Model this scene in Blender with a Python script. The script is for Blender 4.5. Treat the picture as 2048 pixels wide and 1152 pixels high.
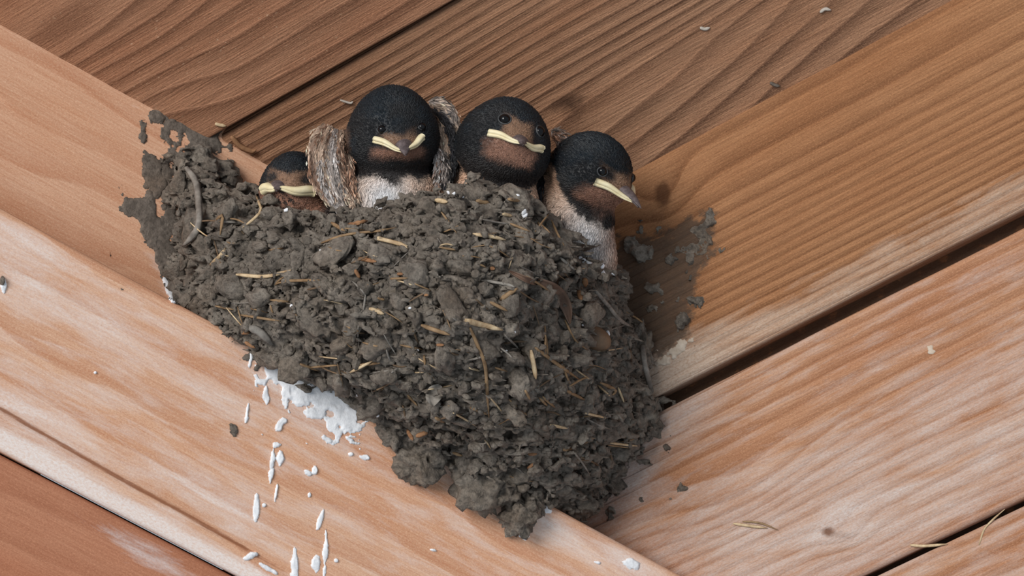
import bpy, bmesh, math, random
import numpy as np
from mathutils import Matrix, Vector, Quaternion
from mathutils.bvhtree import BVHTree

# ------------------------------------------------------------------ scene, camera, light
for o in list(bpy.data.objects): bpy.data.objects.remove(o)
SC = bpy.context.scene
COL = SC.collection
rng = np.random.default_rng(7); random.seed(7)

# Working frame: 1 unit = 12.5 mm, +Y away from the viewer. MAIN tips the whole place up by 32 degrees
# (the viewer looks up at the corner) and scales it to metres.
CAMD = 68.5
SCALE = 0.0125
MAIN = Matrix.Translation((0, 0, 2.0)) @ Matrix.Rotation(math.radians(32), 4, 'X') @ Matrix.Scale(SCALE, 4)

cam_d = bpy.data.cameras.new('camera'); cam = bpy.data.objects.new('camera', cam_d); COL.objects.link(cam)
cam_d.sensor_width = 36; cam_d.lens = 36*CAMD/20.48; cam_d.clip_start = 0.01; cam_d.clip_end = 50
cm = MAIN @ Matrix.Translation((0, -CAMD, 0)) @ Matrix.Rotation(math.radians(90), 4, 'X')
loc, rot, _ = cm.decompose()
cam.location = loc; cam.rotation_euler = rot.to_euler()
SC.camera = cam

w = bpy.data.worlds.new('overcast'); SC.world = w; w.use_nodes = True
w.node_tree.nodes['Background'].inputs[0].default_value = (0.80, 0.90, 1.0, 1)
w.node_tree.nodes['Background'].inputs[1].default_value = 0.45
sun_d = bpy.data.lights.new('daylight', 'SUN'); sun = bpy.data.objects.new('daylight', sun_d); COL.objects.link(sun)
sun_d.energy = 2.6; sun_d.angle = math.radians(30); sun_d.color = (1.0, 0.965, 0.92)
ldir = MAIN.to_3x3() @ Vector((0.52, 0.80, -0.38))      # light travels right, inwards and down in the working frame
sun.rotation_euler = (-ldir).to_track_quat('Z', 'Y').to_euler()
sun.location = (0, -2, 2)

SC.view_settings.view_transform = 'Standard'; SC.view_settings.look = 'None'
SC.view_settings.gamma = 1; SC.view_settings.use_curve_mapping = False
SC.view_settings.exposure = 0.08

# ------------------------------------------------------------------ maths helpers
def U(px, py, t):
    """point seen at pixel (px,py) at distance t in front of the reference depth"""
    k = (CAMD - t)/CAMD
    return np.array([(px-1024)/100*k, -t, (576-py)/100*k])
def proj(P):
    P = np.asarray(P); k = CAMD/(CAMD + P[..., 1])
    return 1024 + 100*P[..., 0]*k, 576 - 100*P[..., 2]*k
def nrm(v): v = np.asarray(v, float); return v/np.linalg.norm(v)
def ray(px, py):
    o = np.array([0, -CAMD, 0.]); d = U(px, py, 0) - o
    return o, d
def hit(px, py, p0, n):
    o, d = ray(px, py)
    return o + d*(np.dot(p0-o, n)/np.dot(d, n))
def sstep(a, b, x):
    x = np.clip((x-a)/(b-a), 0, 1); return x*x*(3-2*x)
def srgb(r, g, b):
    f = lambda c: (c/255/12.92) if c/255 <= 0.04045 else ((c/255+0.055)/1.055)**2.4
    return (f(r), f(g), f(b))
def hash3(ix, iy, iz, seed):
    h = (ix.astype(np.int64)*374761393 + iy.astype(np.int64)*668265263 + iz.astype(np.int64)*2147483647 + seed*974634777) & 0xFFFFFFFF
    h = ((h ^ (h >> 13))*1274126177) & 0xFFFFFFFF
    h = ((h ^ (h >> 16))*2246822519) & 0xFFFFFFFF
    return ((h ^ (h >> 15)) & 0xFFFFFF)/float(0x1000000)
def vnoise(P, seed=0):
    P = np.asarray(P, float); i = np.floor(P).astype(np.int64); f = P-i; f = f*f*f*(f*(f*6-15)+10)
    r = 0
    for a in (0, 1):
        for b in (0, 1):
            for c in (0, 1):
                wgt = (f[..., 0] if a else 1-f[..., 0])*(f[..., 1] if b else 1-f[..., 1])*(f[..., 2] if c else 1-f[..., 2])
                r = r + wgt*hash3(i[..., 0]+a, i[..., 1]+b, i[..., 2]+c, seed)
    return r*2-1
def fbm(P, octv=4, seed=0):
    P = np.asarray(P, float); r = 0; a = 0.5
    for k in range(octv):
        r = r + a*vnoise(P, seed+k*17); P = P*2.03+11.7; a *= 0.5
    return r
def worley(P, seed=0):
    P = np.asarray(P, float); i = np.floor(P).astype(np.int64)
    f1 = np.full(P.shape[:-1], 9.0); f2 = f1.copy(); idv = np.zeros(P.shape[:-1])
    for a in (-1, 0, 1):
        for b in (-1, 0, 1):
            for c in (-1, 0, 1):
                x, y, z = i[..., 0]+a, i[..., 1]+b, i[..., 2]+c
                q = np.stack([x+hash3(x, y, z, seed), y+hash3(x, y, z, seed+1), z+hash3(x, y, z, seed+2)], -1)
                d = np.linalg.norm(P-q, axis=-1); rid = hash3(x, y, z, seed+3)
                near = d < f1
                f2 = np.where(near, f1, np.minimum(f2, d)); idv = np.where(near, rid, idv); f1 = np.where(near, d, f1)
    return f1, f2, idv
def vec3(a, b, c=0): return np.stack(np.broadcast_arrays(np.asarray(a, float), np.asarray(b, float), np.asarray(c, float)), -1)
def seg_dist(x, y, pts, closed=False):
    """distance to a polyline and the nearest segment + parameter"""
    best = np.full(np.shape(x), 1e9); bi = np.zeros(np.shape(x), int); bt = np.zeros(np.shape(x))
    n = len(pts)
    for k in range(n if closed else n-1):
        ax, ay = pts[k][:2]; bx, by = pts[(k+1) % n][:2]
        L = (bx-ax)**2+(by-ay)**2+1e-9
        t = np.clip(((x-ax)*(bx-ax)+(y-ay)*(by-ay))/L, 0, 1)
        d = np.hypot(x-ax-t*(bx-ax), y-ay-t*(by-ay))
        m = d < best; best = np.where(m, d, best); bi = np.where(m, k, bi); bt = np.where(m, t, bt)
    return best, bi, bt
def in_poly(x, y, pts):
    r = np.zeros(np.shape(x), bool); n = len(pts)
    for k in range(n):
        ax, ay = pts[k][:2]; bx, by = pts[(k+1) % n][:2]
        c = ((ay > y) != (by > y)) & (x < (bx-ax)*(y-ay)/(by-ay+1e-12)+ax)
        r ^= c
    return r

# ------------------------------------------------------------------ object helpers
def mesh_of(name, V, F, smooth=True, attrs=None):
    me = bpy.data.meshes.new(name)
    V = np.asarray(V, float)
    me.from_pydata(V.tolist(), [], F if isinstance(F, list) else F.tolist())
    if smooth: me.polygons.foreach_set('use_smooth', [True]*len(me.polygons))
    for k, a in (attrs or {}).items():
        a = np.asarray(a, np.float32)
        if a.ndim == 1:
            me.attributes.new(k, 'FLOAT', 'POINT').data.foreach_set('value', a)
        elif a.shape[1] == 3:
            me.attributes.new(k, 'FLOAT_VECTOR', 'POINT').data.foreach_set('vector', a.ravel())
        else:
            me.attributes.new(k, 'FLOAT_COLOR', 'POINT').data.foreach_set('color', a.ravel())
    me.update()
    return me
BASE = {}
def thing(name, base, label=None, cat=None, kind=None, group=None):
    o = bpy.data.objects.new(name, None); COL.objects.link(o)
    o.empty_display_size = 0.5
    o.location = Vector(base); BASE[o] = Vector(base)
    tag(o, label, cat, kind, group)
    return o
def tag(o, label=None, cat=None, kind=None, group=None):
    for k, v in (('label', label), ('category', cat), ('kind', kind), ('group', group)):
        if v: o[k] = v
def part(name, me, mat, parent, loc=(0, 0, 0), rot=None, scale=None, label=None, kind=None):
    """a part (or sub-part) whose mesh is written in the working frame"""
    o = bpy.data.objects.new(name, me); COL.objects.link(o)
    if mat and not me.materials: me.materials.append(mat)
    o.parent = parent
    l = Vector(loc)
    if parent in BASE: l = l - BASE[parent]
    o.location = l
    if rot is not None: o.rotation_mode = 'QUATERNION'; o.rotation_quaternion = rot
    if scale is not None: o.scale = scale
    if label: o['label'] = label
    if kind: o['kind'] = kind
    return o

# ------------------------------------------------------------------ materials
class NT:
    def __init__(s, name):
        s.m = bpy.data.materials.new(name); s.m.use_nodes = True; s.t = s.m.node_tree; s.b = s.t.nodes['Principled BSDF']
    def n(s, typ, **kw):
        nd = s.t.nodes.new(typ)
        for k, v in kw.items(): setattr(nd, k, v)
        return nd
    def link(s, a, b): s.t.links.new(a, b)
    def math(s, op, a, b=None, clamp=False):
        nd = s.n('ShaderNodeMath', operation=op, use_clamp=clamp)
        for i, v in enumerate((a, b)):
            if v is None: continue
            if isinstance(v, (int, float)): nd.inputs[i].default_value = v
            else: s.link(v, nd.inputs[i])
        return nd.outputs[0]
    def attr(s, name): return s.n('ShaderNodeAttribute', attribute_name=name)
    def noise(s, vec, scale, detail=4, rough=0.55, dist=0.0):
        nd = s.n('ShaderNodeTexNoise'); nd.inputs['Scale'].default_value = scale; nd.inputs['Detail'].default_value = detail
        nd.inputs['Roughness'].default_value = rough; nd.inputs['Distortion'].default_value = dist
        if vec is not None: s.link(vec, nd.inputs['Vector'])
        return nd.outputs[0]
    def mapping(s, vec, scale, loc=(0, 0, 0)):
        nd = s.n('ShaderNodeMapping'); nd.inputs['Scale'].default_value = scale; nd.inputs['Location'].default_value = loc
        s.link(vec, nd.inputs['Vector']); return nd.outputs[0]
    def ramp(s, fac, stops, interp='LINEAR'):
        nd = s.n('ShaderNodeValToRGB'); r = nd.color_ramp; r.interpolation = interp
        while len(r.elements) < len(stops): r.elements.new(0.5)
        for e, (p, c) in zip(r.elements, stops):
            e.position = p; e.color = (c, c, c, 1) if isinstance(c, (int, float)) else (*c, 1)
        s.link(fac, nd.inputs[0]); return nd.outputs[0]
    def mix(s, fac, a, b, mode='MIX'):
        nd = s.n('ShaderNodeMix', data_type='RGBA', blend_type=mode)
        for sock, v in ((nd.inputs['Factor'], fac), (nd.inputs['A'], a), (nd.inputs['B'], b)):
            if isinstance(v, (int, float)): sock.default_value = v
            elif isinstance(v, tuple): sock.default_value = (*v, 1)
            else: s.link(v, sock)
        return nd.outputs['Result']
    def bump(s, h, strength, dist):
        nd = s.n('ShaderNodeBump'); nd.inputs['Strength'].default_value = strength; nd.inputs['Distance'].default_value = dist
        s.link(h, nd.inputs['Height']); return nd.outputs[0]

def wood_mat(name, light, dark, tint, bleach=(0.62, 0.58, 0.56), strength=0.8, bump=0.5, speck=0.0, rough=0.72, grainamp=0.25):
    q = NT(name)
    uv = q.attr('guv').outputs['Vector']
    ring = q.attr('ring').outputs['Fac']
    warp = q.noise(q.mapping(uv, (0.25, 2.2, 1)), 1.0, 4)
    ring = q.math('ADD', ring, q.math('MULTIPLY', q.math('SUBTRACT', warp, 0.5), grainamp))
    band = q.ramp(q.math('FRACT', ring), [(0.0, 0.02), (0.45, 0.10), (0.80, 0.75), (0.90, 1.0), (0.965, 0.75), (1.0, 0.02)])
    fibre = q.noise(q.mapping(uv, (0.5, 14, 1)), 1.6, 5, 0.65)
    fine = q.noise(q.mapping(uv, (1.5, 26, 1)), 2.5, 3, 0.7)
    big = q.noise(q.mapping(uv, (0.16, 0.7, 1), (3.3, 1.7, 0)), 1.0, 4, 0.6)
    c = q.mix(q.ramp(big, [(0.32, 0.0), (0.68, 1.0)]), light, tint)
    mod = q.math('MULTIPLY', q.ramp(q.noise(q.mapping(uv, (0.10, 0.8, 1), (8, 2, 0)), 1.0, 3), [(0.30, 0.45), (0.62, 1.0)]), strength)
    c = q.mix(q.math('MULTIPLY', band, mod), c, dark)
    c = q.mix(q.ramp(fibre, [(0.30, 0.55), (0.62, 0.0)]), c, dark)
    c = q.mix(q.ramp(fine, [(0.50, 0.0), (0.80, 0.28)]), c, tuple(min(1, x*1.5) for x in light))
    mic = q.noise(q.mapping(uv, (9, 34, 1)), 2.2, 3, 0.75)
    gr2 = q.noise(q.mapping(uv, (16, 18, 1), (5, 5, 0)), 1.5, 3, 0.7)
    c = q.mix(q.ramp(mic, [(0.34, 0.42), (0.52, 0.0)]), c, tuple(x*0.7 for x in dark))
    c = q.mix(q.ramp(gr2, [(0.50, 0.0), (0.74, 0.32)]), c, tuple(min(1, x*1.55) for x in light))
    # weathered pale areas
    bl = q.math('ADD', q.attr('bleach').outputs['Fac'], q.math('MULTIPLY', q.math('SUBTRACT', q.noise(q.mapping(uv, (0.45, 2.6, 1), (1, 9, 0)), 1.3, 7, 0.68, 0.4), 0.5), 1.7))
    bl = q.math('SUBTRACT', bl, q.math('MULTIPLY', band, 0.12))
    blf = q.ramp(bl, [(0.22, 0.0), (0.55, 0.42), (1.0, 0.95)])
    grit = q.noise(q.mapping(uv, (5, 9, 1)), 3.0, 4, 0.7)
    c = q.mix(q.math('MULTIPLY', blf, q.ramp(grit, [(0.30, 0.45), (0.60, 1.0)])), c, bleach)
    # dirt stains, knots, dark crack lines
    st = q.math('ADD', q.attr('stain').outputs['Fac'], q.math('MULTIPLY', q.math('SUBTRACT', q.noise(q.mapping(uv, (2.0, 3.0, 1)), 1.3, 6, 0.65), 0.5), 0.9))
    c = q.mix(q.ramp(st, [(0.42, 0.0), (0.56, 0.80), (1.0, 0.92)]), c, q.mix(grit, srgb(58, 46, 38), srgb(98, 84, 72)))
    kn = q.math('ADD', q.attr('knot').outputs['Fac'], q.math('MULTIPLY', q.math('SUBTRACT', q.noise(q.mapping(uv, (3, 4, 1)), 2, 4), 0.5), 0.5))
    c = q.mix(q.ramp(kn, [(0.35, 0.0), (0.8, 0.85)]), c, tuple(x*0.55 for x in dark))
    if speck:
        sp = q.noise(q.mapping(uv, (5, 6, 1), (4, 4, 0)), 2.2, 2, 0.5)
        reg = q.noise(q.mapping(uv, (0.30, 0.5, 1), (2, 7, 0)), 1.0, 2)
        c = q.mix(q.math('MULTIPLY', q.ramp(sp, [(0.66, 0.0), (0.72, speck)]), q.ramp(reg, [(0.45, 0.0), (0.6, 1.0)])), c, srgb(205, 170, 140))
    q.link(c, q.b.inputs['Base Color'])
    q.b.inputs['Roughness'].default_value = rough
    q.b.inputs['Specular IOR Level'].default_value = 0.25
    h = q.math('ADD', q.math('MULTIPLY', band, 0.9), q.math('ADD', q.math('MULTIPLY', fibre, 0.8), q.math('MULTIPLY', grit, 0.45)))
    q.link(q.bump(h, bump, 0.0008), q.b.inputs['Normal'])
    return q.m

def mud_mat(name, dark, light, warm, bump=0.9):
    q = NT(name)
    oi = q.n('ShaderNodeObjectInfo').outputs['Random']
    vec = q.mapping(q.n('ShaderNodeNewGeometry').outputs['Position'], (1/SCALE,)*3)
    n1 = q.noise(vec, 2.2, 6, 0.65); n2 = q.noise(vec, 11, 7, 0.75); n3 = q.noise(vec, 0.9, 3)
    c = q.mix(q.ramp(n1, [(0.30, 0.0), (0.72, 1.0)]), dark, light)
    c = q.mix(q.ramp(n3, [(0.50, 0.0), (0.75, 0.55)]), c, warm)
    c = q.mix(q.ramp(n2, [(0.36, 0.75), (0.54, 0.0)]), c, tuple(x*0.40 for x in dark))
    c = q.mix(q.ramp(n2, [(0.56, 0.0), (0.74, 0.45)]), c, tuple(min(1, x*1.25) for x in light))
    c = q.mix(q.math('MULTIPLY', oi, 0.14), c, light)
    q.link(c, q.b.inputs['Base Color'])
    q.b.inputs['Roughness'].default_value = 0.72
    q.b.inputs['Specular IOR Level'].default_value = 0.35
    vo = q.n('ShaderNodeTexVoronoi'); vo.inputs['Scale'].default_value = 7; q.link(vec, vo.inputs['Vector'])
    h = q.math('ADD', q.math('MULTIPLY', n2, 0.7), q.math('ADD', q.math('MULTIPLY', n1, 0.9), q.math('MULTIPLY', vo.outputs[0], 0.5)))
    q.link(q.bump(h, bump, 0.0022), q.b.inputs['Normal'])
    return q.m

def plain_mat(name, c1, c2, scale=6, rough=0.7, bump=0.3, spec=0.3, stretch=(1, 1, 1), bdist=0.0005):
    q = NT(name)
    tc = q.mapping(q.n('ShaderNodeTexCoord').outputs['Object'], stretch)
    n1 = q.noise(tc, scale, 5, 0.65)
    q.link(q.mix(q.ramp(n1, [(0.32, 0.0), (0.68, 1.0)]), c1, c2), q.b.inputs['Base Color'])
    q.b.inputs['Roughness'].default_value = rough; q.b.inputs['Specular IOR Level'].default_value = spec
    if bump: q.link(q.bump(n1, bump, bdist), q.b.inputs['Normal'])
    return q.m

def plume_mat(name):
    q = NT(name)
    a = q.attr('Col')
    tc = q.n('ShaderNodeTexCoord').outputs['Object']
    n1 = q.noise(tc, 9, 5, 0.7)
    c = q.mix(q.ramp(n1, [(0.30, 0.30), (0.65, 0.0)]), a.outputs['Color'], (0.0, 0.0, 0.0), 'MULTIPLY')
    q.link(c, q.b.inputs['Base Color'])
    q.b.inputs['Roughness'].default_value = 0.52; q.b.inputs['Specular IOR Level'].default_value = 0.35
    q.b.inputs['Sheen Weight'].default_value = 0.04
    q.link(q.bump(n1, 0.4, 0.0006), q.b.inputs['Normal'])
    return q.m

M_CEIL = wood_mat('ceiling_pine', srgb(194, 146, 114), srgb(108, 70, 49), srgb(178, 124, 92), strength=0.95, bump=0.9, speck=0.7)
M_CEIL2 = wood_mat('ceiling_pine_ridged', srgb(192, 148, 116), srgb(98, 65, 46), srgb(180, 128, 94), strength=1.0, bump=1.0)
M_WALL = wood_mat('wall_pine', srgb(178, 130, 92), srgb(110, 68, 40), srgb(162, 110, 72), bleach=srgb(205, 184, 166), strength=0.75, bump=0.7)
M_WALL2 = wood_mat('wall_pine_weathered', srgb(194, 150, 118), srgb(140, 90, 60), srgb(176, 122, 88), bleach=srgb(206, 194, 188), strength=0.65, bump=0.6)
M_BEAM = wood_mat('beam_pine', srgb(224, 184, 156), srgb(182, 118, 82), srgb(216, 164, 130), bleach=srgb(236, 226, 221), strength=0.60, bump=0.35, grainamp=0.5)
M_BEAM2 = wood_mat('lower_plank_pine', srgb(192, 138, 108), srgb(152, 92, 64), srgb(180, 118, 88), bleach=srgb(226, 222, 222), strength=0.55, bump=0.3, grainamp=0.5)
M_MUD = mud_mat('dried_mud', srgb(98, 89, 80), srgb(178, 167, 154), srgb(142, 122, 102))
M_MUD2 = mud_mat('smeared_mud', srgb(92, 83, 75), srgb(128, 118, 108), srgb(122, 102, 84), bump=0.5)
M_STRAW = plain_mat('dry_straw', srgb(152, 124, 92), srgb(218, 196, 160), 5, 0.6, 0.3)
M_STRAWD = plain_mat('dull_straw', srgb(112, 88, 62), srgb(160, 132, 100), 5, 0.7, 0.3)
M_FIBRE = plain_mat('brown_fibre', srgb(84, 68, 52), srgb(122, 100, 78), 5, 0.8, 0.3)
M_GREY = plain_mat('grey_stalk', srgb(98, 92, 86), srgb(150, 144, 136), 5, 0.8, 0.4)
M_LEAF = plain_mat('dead_leaf', srgb(92, 70, 58), srgb(120, 98, 84), 3, 0.7, 0.4)
M_BARK = plain_mat('bark_chip', srgb(118, 84, 58), srgb(164, 122, 88), 5, 0.8, 0.4)
M_PEBBLE = plain_mat('brown_pebble', srgb(84, 74, 64), srgb(132, 104, 80), 2.2, 0.5, 0.3)
M_WHITE = plain_mat('chalky_droppings', srgb(214, 216, 220), srgb(246, 247, 250), 5, 0.8, 0.5, bdist=0.0008)
M_PLUME = plume_mat('plumage')
M_FEATHER = plume_mat('wing_plumage')
M_EYE = plain_mat('black_eye', (0.003, 0.003, 0.004), (0.004, 0.004, 0.005), 3, 0.05, 0, 0.3)
M_LID = plain_mat('grey_eyelid', srgb(34, 35, 38), srgb(84, 86, 88), 14, 0.6, 0.4)
M_GAPE = plain_mat('pale_yellow_gape', srgb(218, 202, 158), srgb(240, 230, 196), 4, 0.5, 0.15)
M_BEAK = plain_mat('dark_beak', srgb(66, 58, 60), srgb(116, 104, 104), 9, 0.5, 0.4)
M_WEB = plain_mat('cobweb_fluff', srgb(150, 140, 130), srgb(190, 182, 172), 6, 0.9, 0.2)

# ------------------------------------------------------------------ the corner: planes
C0 = U(900, 533, -3.0)
D1 = nrm([-1, -0.25, 0.555])          # along the left beam, towards the viewer's left
D2 = nrm([1, -0.40, 0.53])            # along the boards, towards the viewer's right
N_CEIL = nrm(np.cross(D1, D2));  N_CEIL *= -np.sign(N_CEIL[1])
N_WALL = nrm(np.cross(D2, [0, 0, -1.0])); N_WALL *= -np.sign(N_WALL[1])
ARR = U(345, 600, 2.0)                 # top front edge of the beam
SID = U(345, 600, -0.45)               # the set-back board above it, at the same height
N_SIDE = nrm(np.cross(D1, SID-C0)); N_SIDE *= -np.sign(N_SIDE[1])
GRV = U(0, 905, 2.0+0.25*3.45-0.1)
N_LOW = nrm(np.cross(D1, GRV-ARR)); N_LOW *= -np.sign(N_LOW[1])
def n_toward(n): return n if n[1] < 0 else -n
N_CEIL, N_WALL, N_SIDE, N_LOW = map(n_toward, (N_CEIL, N_WALL, N_SIDE, N_LOW))

def prism(name, o, eu, ea, eb, profile, u0, u1, du, ds, mat, parent, field, crack=None):
    """a long board: profile [(a,b),...] in the section plane, swept along eu. field(u,s,px,py) -> attributes"""
    pts = [np.array(profile[0], float)]
    for k in range(1, len(profile)):
        a, b = np.array(profile[k-1], float), np.array(profile[k], float)
        n = max(1, int(np.linalg.norm(b-a)/ds))
        for i in range(1, n+1): pts.append(a+(b-a)*i/n)
    pts = np.array(pts); S = np.concatenate([[0], np.cumsum(np.linalg.norm(np.diff(pts, axis=0), axis=1))])
    nu = int((u1-u0)/du)+1; us = np.linspace(u0, u1, nu)
    tang = np.gradient(pts, axis=0); tang /= np.linalg.norm(tang, axis=1)[:, None]+1e-9
    nor2 = np.stack([-tang[:, 1], tang[:, 0]], 1)
    cen = pts.mean(0)
    Ug, Sg = np.meshgrid(us, S, indexing='ij')
    A = np.broadcast_to(pts[:, 0], Ug.shape); B = np.broadcast_to(pts[:, 1], Ug.shape)
    P = o + Ug[..., None]*eu + A[..., None]*ea + B[..., None]*eb
    NV = nor2[:, 0][:, None]*ea + nor2[:, 1][:, None]*eb
    px, py = proj(P)
    at = field(Ug, Sg, px, py)
    if 'disp' in at: P = P + at.pop('disp')[..., None]*NV[None]
    V = P.reshape(-1, 3); n = len(S)
    i, j = np.meshgrid(np.arange(nu-1), np.arange(n-1), indexing='ij')
    a = (i*n+j).ravel(); F = np.stack([a, a+n, a+n+1, a+1], 1).tolist()
    # close the back and the ends
    for k in range(nu-1): F.append([k*n+n-1, (k+1)*n+n-1, (k+1)*n, k*n])
    F.append(list(range(n))); F.append(list(range((nu-1)*n, nu*n))[::-1])
    attrs = {'guv': np.stack([Ug, Sg, np.zeros_like(Ug)], -1).reshape(-1, 3)}
    for k in ('ring', 'bleach', 'stain', 'knot'):
        attrs[k] = np.asarray(at.get(k, np.zeros_like(Ug))).ravel()
    me = mesh_of(name, V, F, True, attrs)
    me.polygons[-1].use_smooth = False; me.polygons[-2].use_smooth = False
    return part(name, me, mat, parent)

def blob(px, py, cx, cy, rx, ry, ang=0):
    a = math.radians(ang); x = px-cx; y = py-cy
    return np.exp(-(((x*math.cos(a)+y*math.sin(a))/rx)**2 + ((-x*math.sin(a)+y*math.cos(a))/ry)**2))

# ---- ceiling boards
ceil = thing('ceiling', C0, kind='structure', label='brown pine boards of the ceiling above the nest')
EV = nrm(np.cross(N_CEIL, D2))
def cv(px, py): return float(np.dot(hit(px, py, C0, N_CEIL)-C0, EV))
if cv(450, 262) < 0: EV = -EV
vgap = cv(450, 262); vtop = cv(0, -330)
def rnd(v0, v1, th, r, lift=0.0):
    """section of a board with eased edges, a = across, b = outwards"""
    pr = [(v0, -th), (v0, lift-r)]
    pr += [(v0+r-r*math.cos(k*math.pi/8), lift-r+r*math.sin(k*math.pi/8)) for k in range(1, 5)]
    pr += [(v1-r+r*math.sin(k*math.pi/8), lift-r+r*math.cos(k*math.pi/8)) for k in range(0, 5)]
    pr += [(v1, -th)]
    return pr
def ceil_field_b(u, s, px, py):
    # tight ridged grain beside the gap, sweeping cathedral grain towards the wall
    v = s-1.85
    sp = lambda x: np.log1p(np.exp(np.clip(x*3, -30, 30)))/3
    ring = 1.5*v + 2.9*sp(v-0.55*vgap) + 0.30*fbm(vec3(u*0.16, s*0.8), 3, 3) + 0.7*fbm(vec3(u*0.14, s*0.5), 2, 5)
    ring = ring - 0.42*u*sstep(0.62, 0.30, v/vgap) + 0.8*blob(px, py, 1420, 120, 260, 110, -35)
    stain = np.zeros_like(u)
    kn = 0.7*blob(px, py, 1148, 225, 42, 42) + 0.6*blob(px, py, 1130, 205, 60, 16, -15)
    return dict(ring=ring, knot=kn*0.75, bleach=-0.55+0*u, disp=0.03*fbm(vec3(u*0.3, s*2.5), 3, 8))
def ceil_field_a(u, s, px, py):
    ring = s*1.7 + 0.8*fbm(vec3(u*0.12, s*0.35), 3, 21) + 1.2*blob(px, py, 120, 60, 200, 60, -35)
    ring += 0.8*sstep(500, 300, px)*np.sin(s*1.7)
    return dict(ring=ring, bleach=-0.50+0*u, disp=0.02*fbm(vec3(u*0.3, s*2.0), 3, 9))
prism('plank', C0, D2, EV, N_CEIL, rnd(-0.25, vgap-0.05, 1.6, 0.16, 0.0), -9.0, 21.0, 0.12, 0.07, M_CEIL2, ceil, ceil_field_b)
prism('plank', C0, D2, EV, N_CEIL, rnd(vgap+0.06, vgap+7.6, 1.6, 0.06, 0.12), -14.0, 21.0, 0.14, 0.09, M_CEIL, ceil, ceil_field_a)
prism('plank', C0, D2, EV, N_CEIL, rnd(vgap+7.72, vgap+14, 1.6, 0.06, 0.06), -18.0, 21.0, 0.3, 0.15, M_CEIL, ceil, ceil_field_a)
# plain dark underside board behind the gap
prism('backing_board', C0, D2, EV, N_CEIL, [(-0.5, -2.3), (-0.5, -1.7), (vgap+14, -1.7), (vgap+14, -2.3)], -18.0, 21.0, 1.0, 1.0, M_CEIL, ceil, lambda u, s, px, py: dict(ring=s))

# ---- boards of the right-hand wall
wall = thing('wall_right', U(1400, 820, -1), kind='structure', label='weathered pine boards of the wall right of the nest')
EW = nrm(np.cross(N_WALL, D2))
def wv(px, py): return float(np.dot(hit(px, py, C0, N_WALL)-C0, EW))
if wv(1700, 900) < 0: EW = -EW
g1a, g1b = wv(1310, 795), wv(1322, 822)
g2a, g2b = wv(1750, 1141), wv(1752, 1153)
def smear_wall(px, py):
    poly = [(1235, 470), (1300, 470), (1380, 425), (1432, 420), (1436, 500), (1400, 560), (1385, 640), (1370, 690), (1330, 712), (1290, 735), (1230, 700), (1200, 600)]
    d, _, _ = seg_dist(px, py, poly, True)
    return np.where(in_poly(px, py, poly), np.clip(d/40, 0, 1)*0.3+0.45, 0.45-np.clip(d/30, 0, 1)*0.6)
def wall_field_1(u, s, px, py):
    e = s/ (g1a+0.2)
    v = s-0.95
    sp = lambda x: np.log1p(np.exp(np.clip(x*3, -30, 30)))/3
    ring = 1.3*v + 3.9*sp(v-0.36*g1a) + 0.30*fbm(vec3(u*0.13, s*0.5), 3, 31)
    ring += 0.5*fbm(vec3(u*0.05, s*0.2), 2, 33) - 0.9*blob(px, py, 1325, 390, 60, 75)
    knot = 1.0*blob(px, py, 1326, 385, 15, 26) + 0.30*blob(px, py, 1322, 405, 32, 40) + 0.5*blob(px, py, 1408, 512, 12, 20, 20)
    dE = g1a - v
    bleach = -0.42 + 1.05*sstep(1.7, 0.25, dE) + 0.75*blob(px, py, 1330, 735, 120, 60, -28) + 0.35*blob(px, py, 1700, 120, 30, 60)*0
    return dict(ring=ring, knot=knot, stain=smear_wall(px, py), bleach=bleach, disp=0.015*fbm(vec3(u*0.4, s*2.5), 3, 39))
def wall_field_2(u, s, px, py):
    ring = 3.4*s + 0.7*fbm(vec3(u*0.10, s*0.4), 3, 41) - 1.6*blob(px, py, 1480, 990, 170, 60, -30) - 1.0*blob(px, py, 1690, 1068, 60, 40)
    knot = 0.50*blob(px, py, 1692, 1070, 42, 15, -5) + 0.8*blob(px, py, 1655, 1062, 14, 12)
    v = s-0.95
    bleach = 0.30 + 0.30*sstep(1.2, 2.6, v) + 0.6*blob(px, py, 1240, 960, 120, 60, -45) + 0.5*blob(px, py, 1370, 810, 80, 40, -30)
    bleach = bleach + 0.25*blob(px, py, 1690, 1030, 150, 40, -20)
    return dict(ring=ring, knot=knot, bleach=bleach, disp=0.02*fbm(vec3(u*0.4, s*2.5), 3, 49))
def wall_field_3(u, s, px, py):
    return dict(ring=2.0*s+0.6*fbm(vec3(u*0.1, s*0.4), 3, 51), bleach=0.42+0*u)
prism('plank', C0, D2, EW, N_WALL, rnd(0.02, g1a, 0.9, 0.10), -0.5, 21.0, 0.10, 0.06, M_WALL, wall, wall_field_1)
prism('plank', C0, D2, EW, N_WALL, rnd(g1b, g2a, 0.9, 0.12, 0.02), -6.0, 21.0, 0.10, 0.06, M_WALL2, wall, wall_field_2)
prism('plank', C0, D2, EW, N_WALL, rnd(g2b, g2b+4.5, 0.9, 0.10, 0.04), -6.0, 21.0, 0.12, 0.08, M_WALL2, wall, wall_field_3)
prism('plank', C0, D2, EW, N_WALL, rnd(g2b+4.62, g2b+10, 0.9, 0.10, 0.0), -16.0, 21.0, 0.3, 0.1, M_WALL2, wall, wall_field_3)
prism('backing_board', C0, D2, EW, N_WALL, [(0.0, -1.4), (0.0, -0.8), (g2b+10, -0.8), (g2b+10, -1.4)], -8.0, 21.0, 0.4, 0.2, M_WALL, wall, lambda u, s, px, py: dict(ring=s, stain=0.62+0*u, bleach=-1+0*u))

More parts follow.
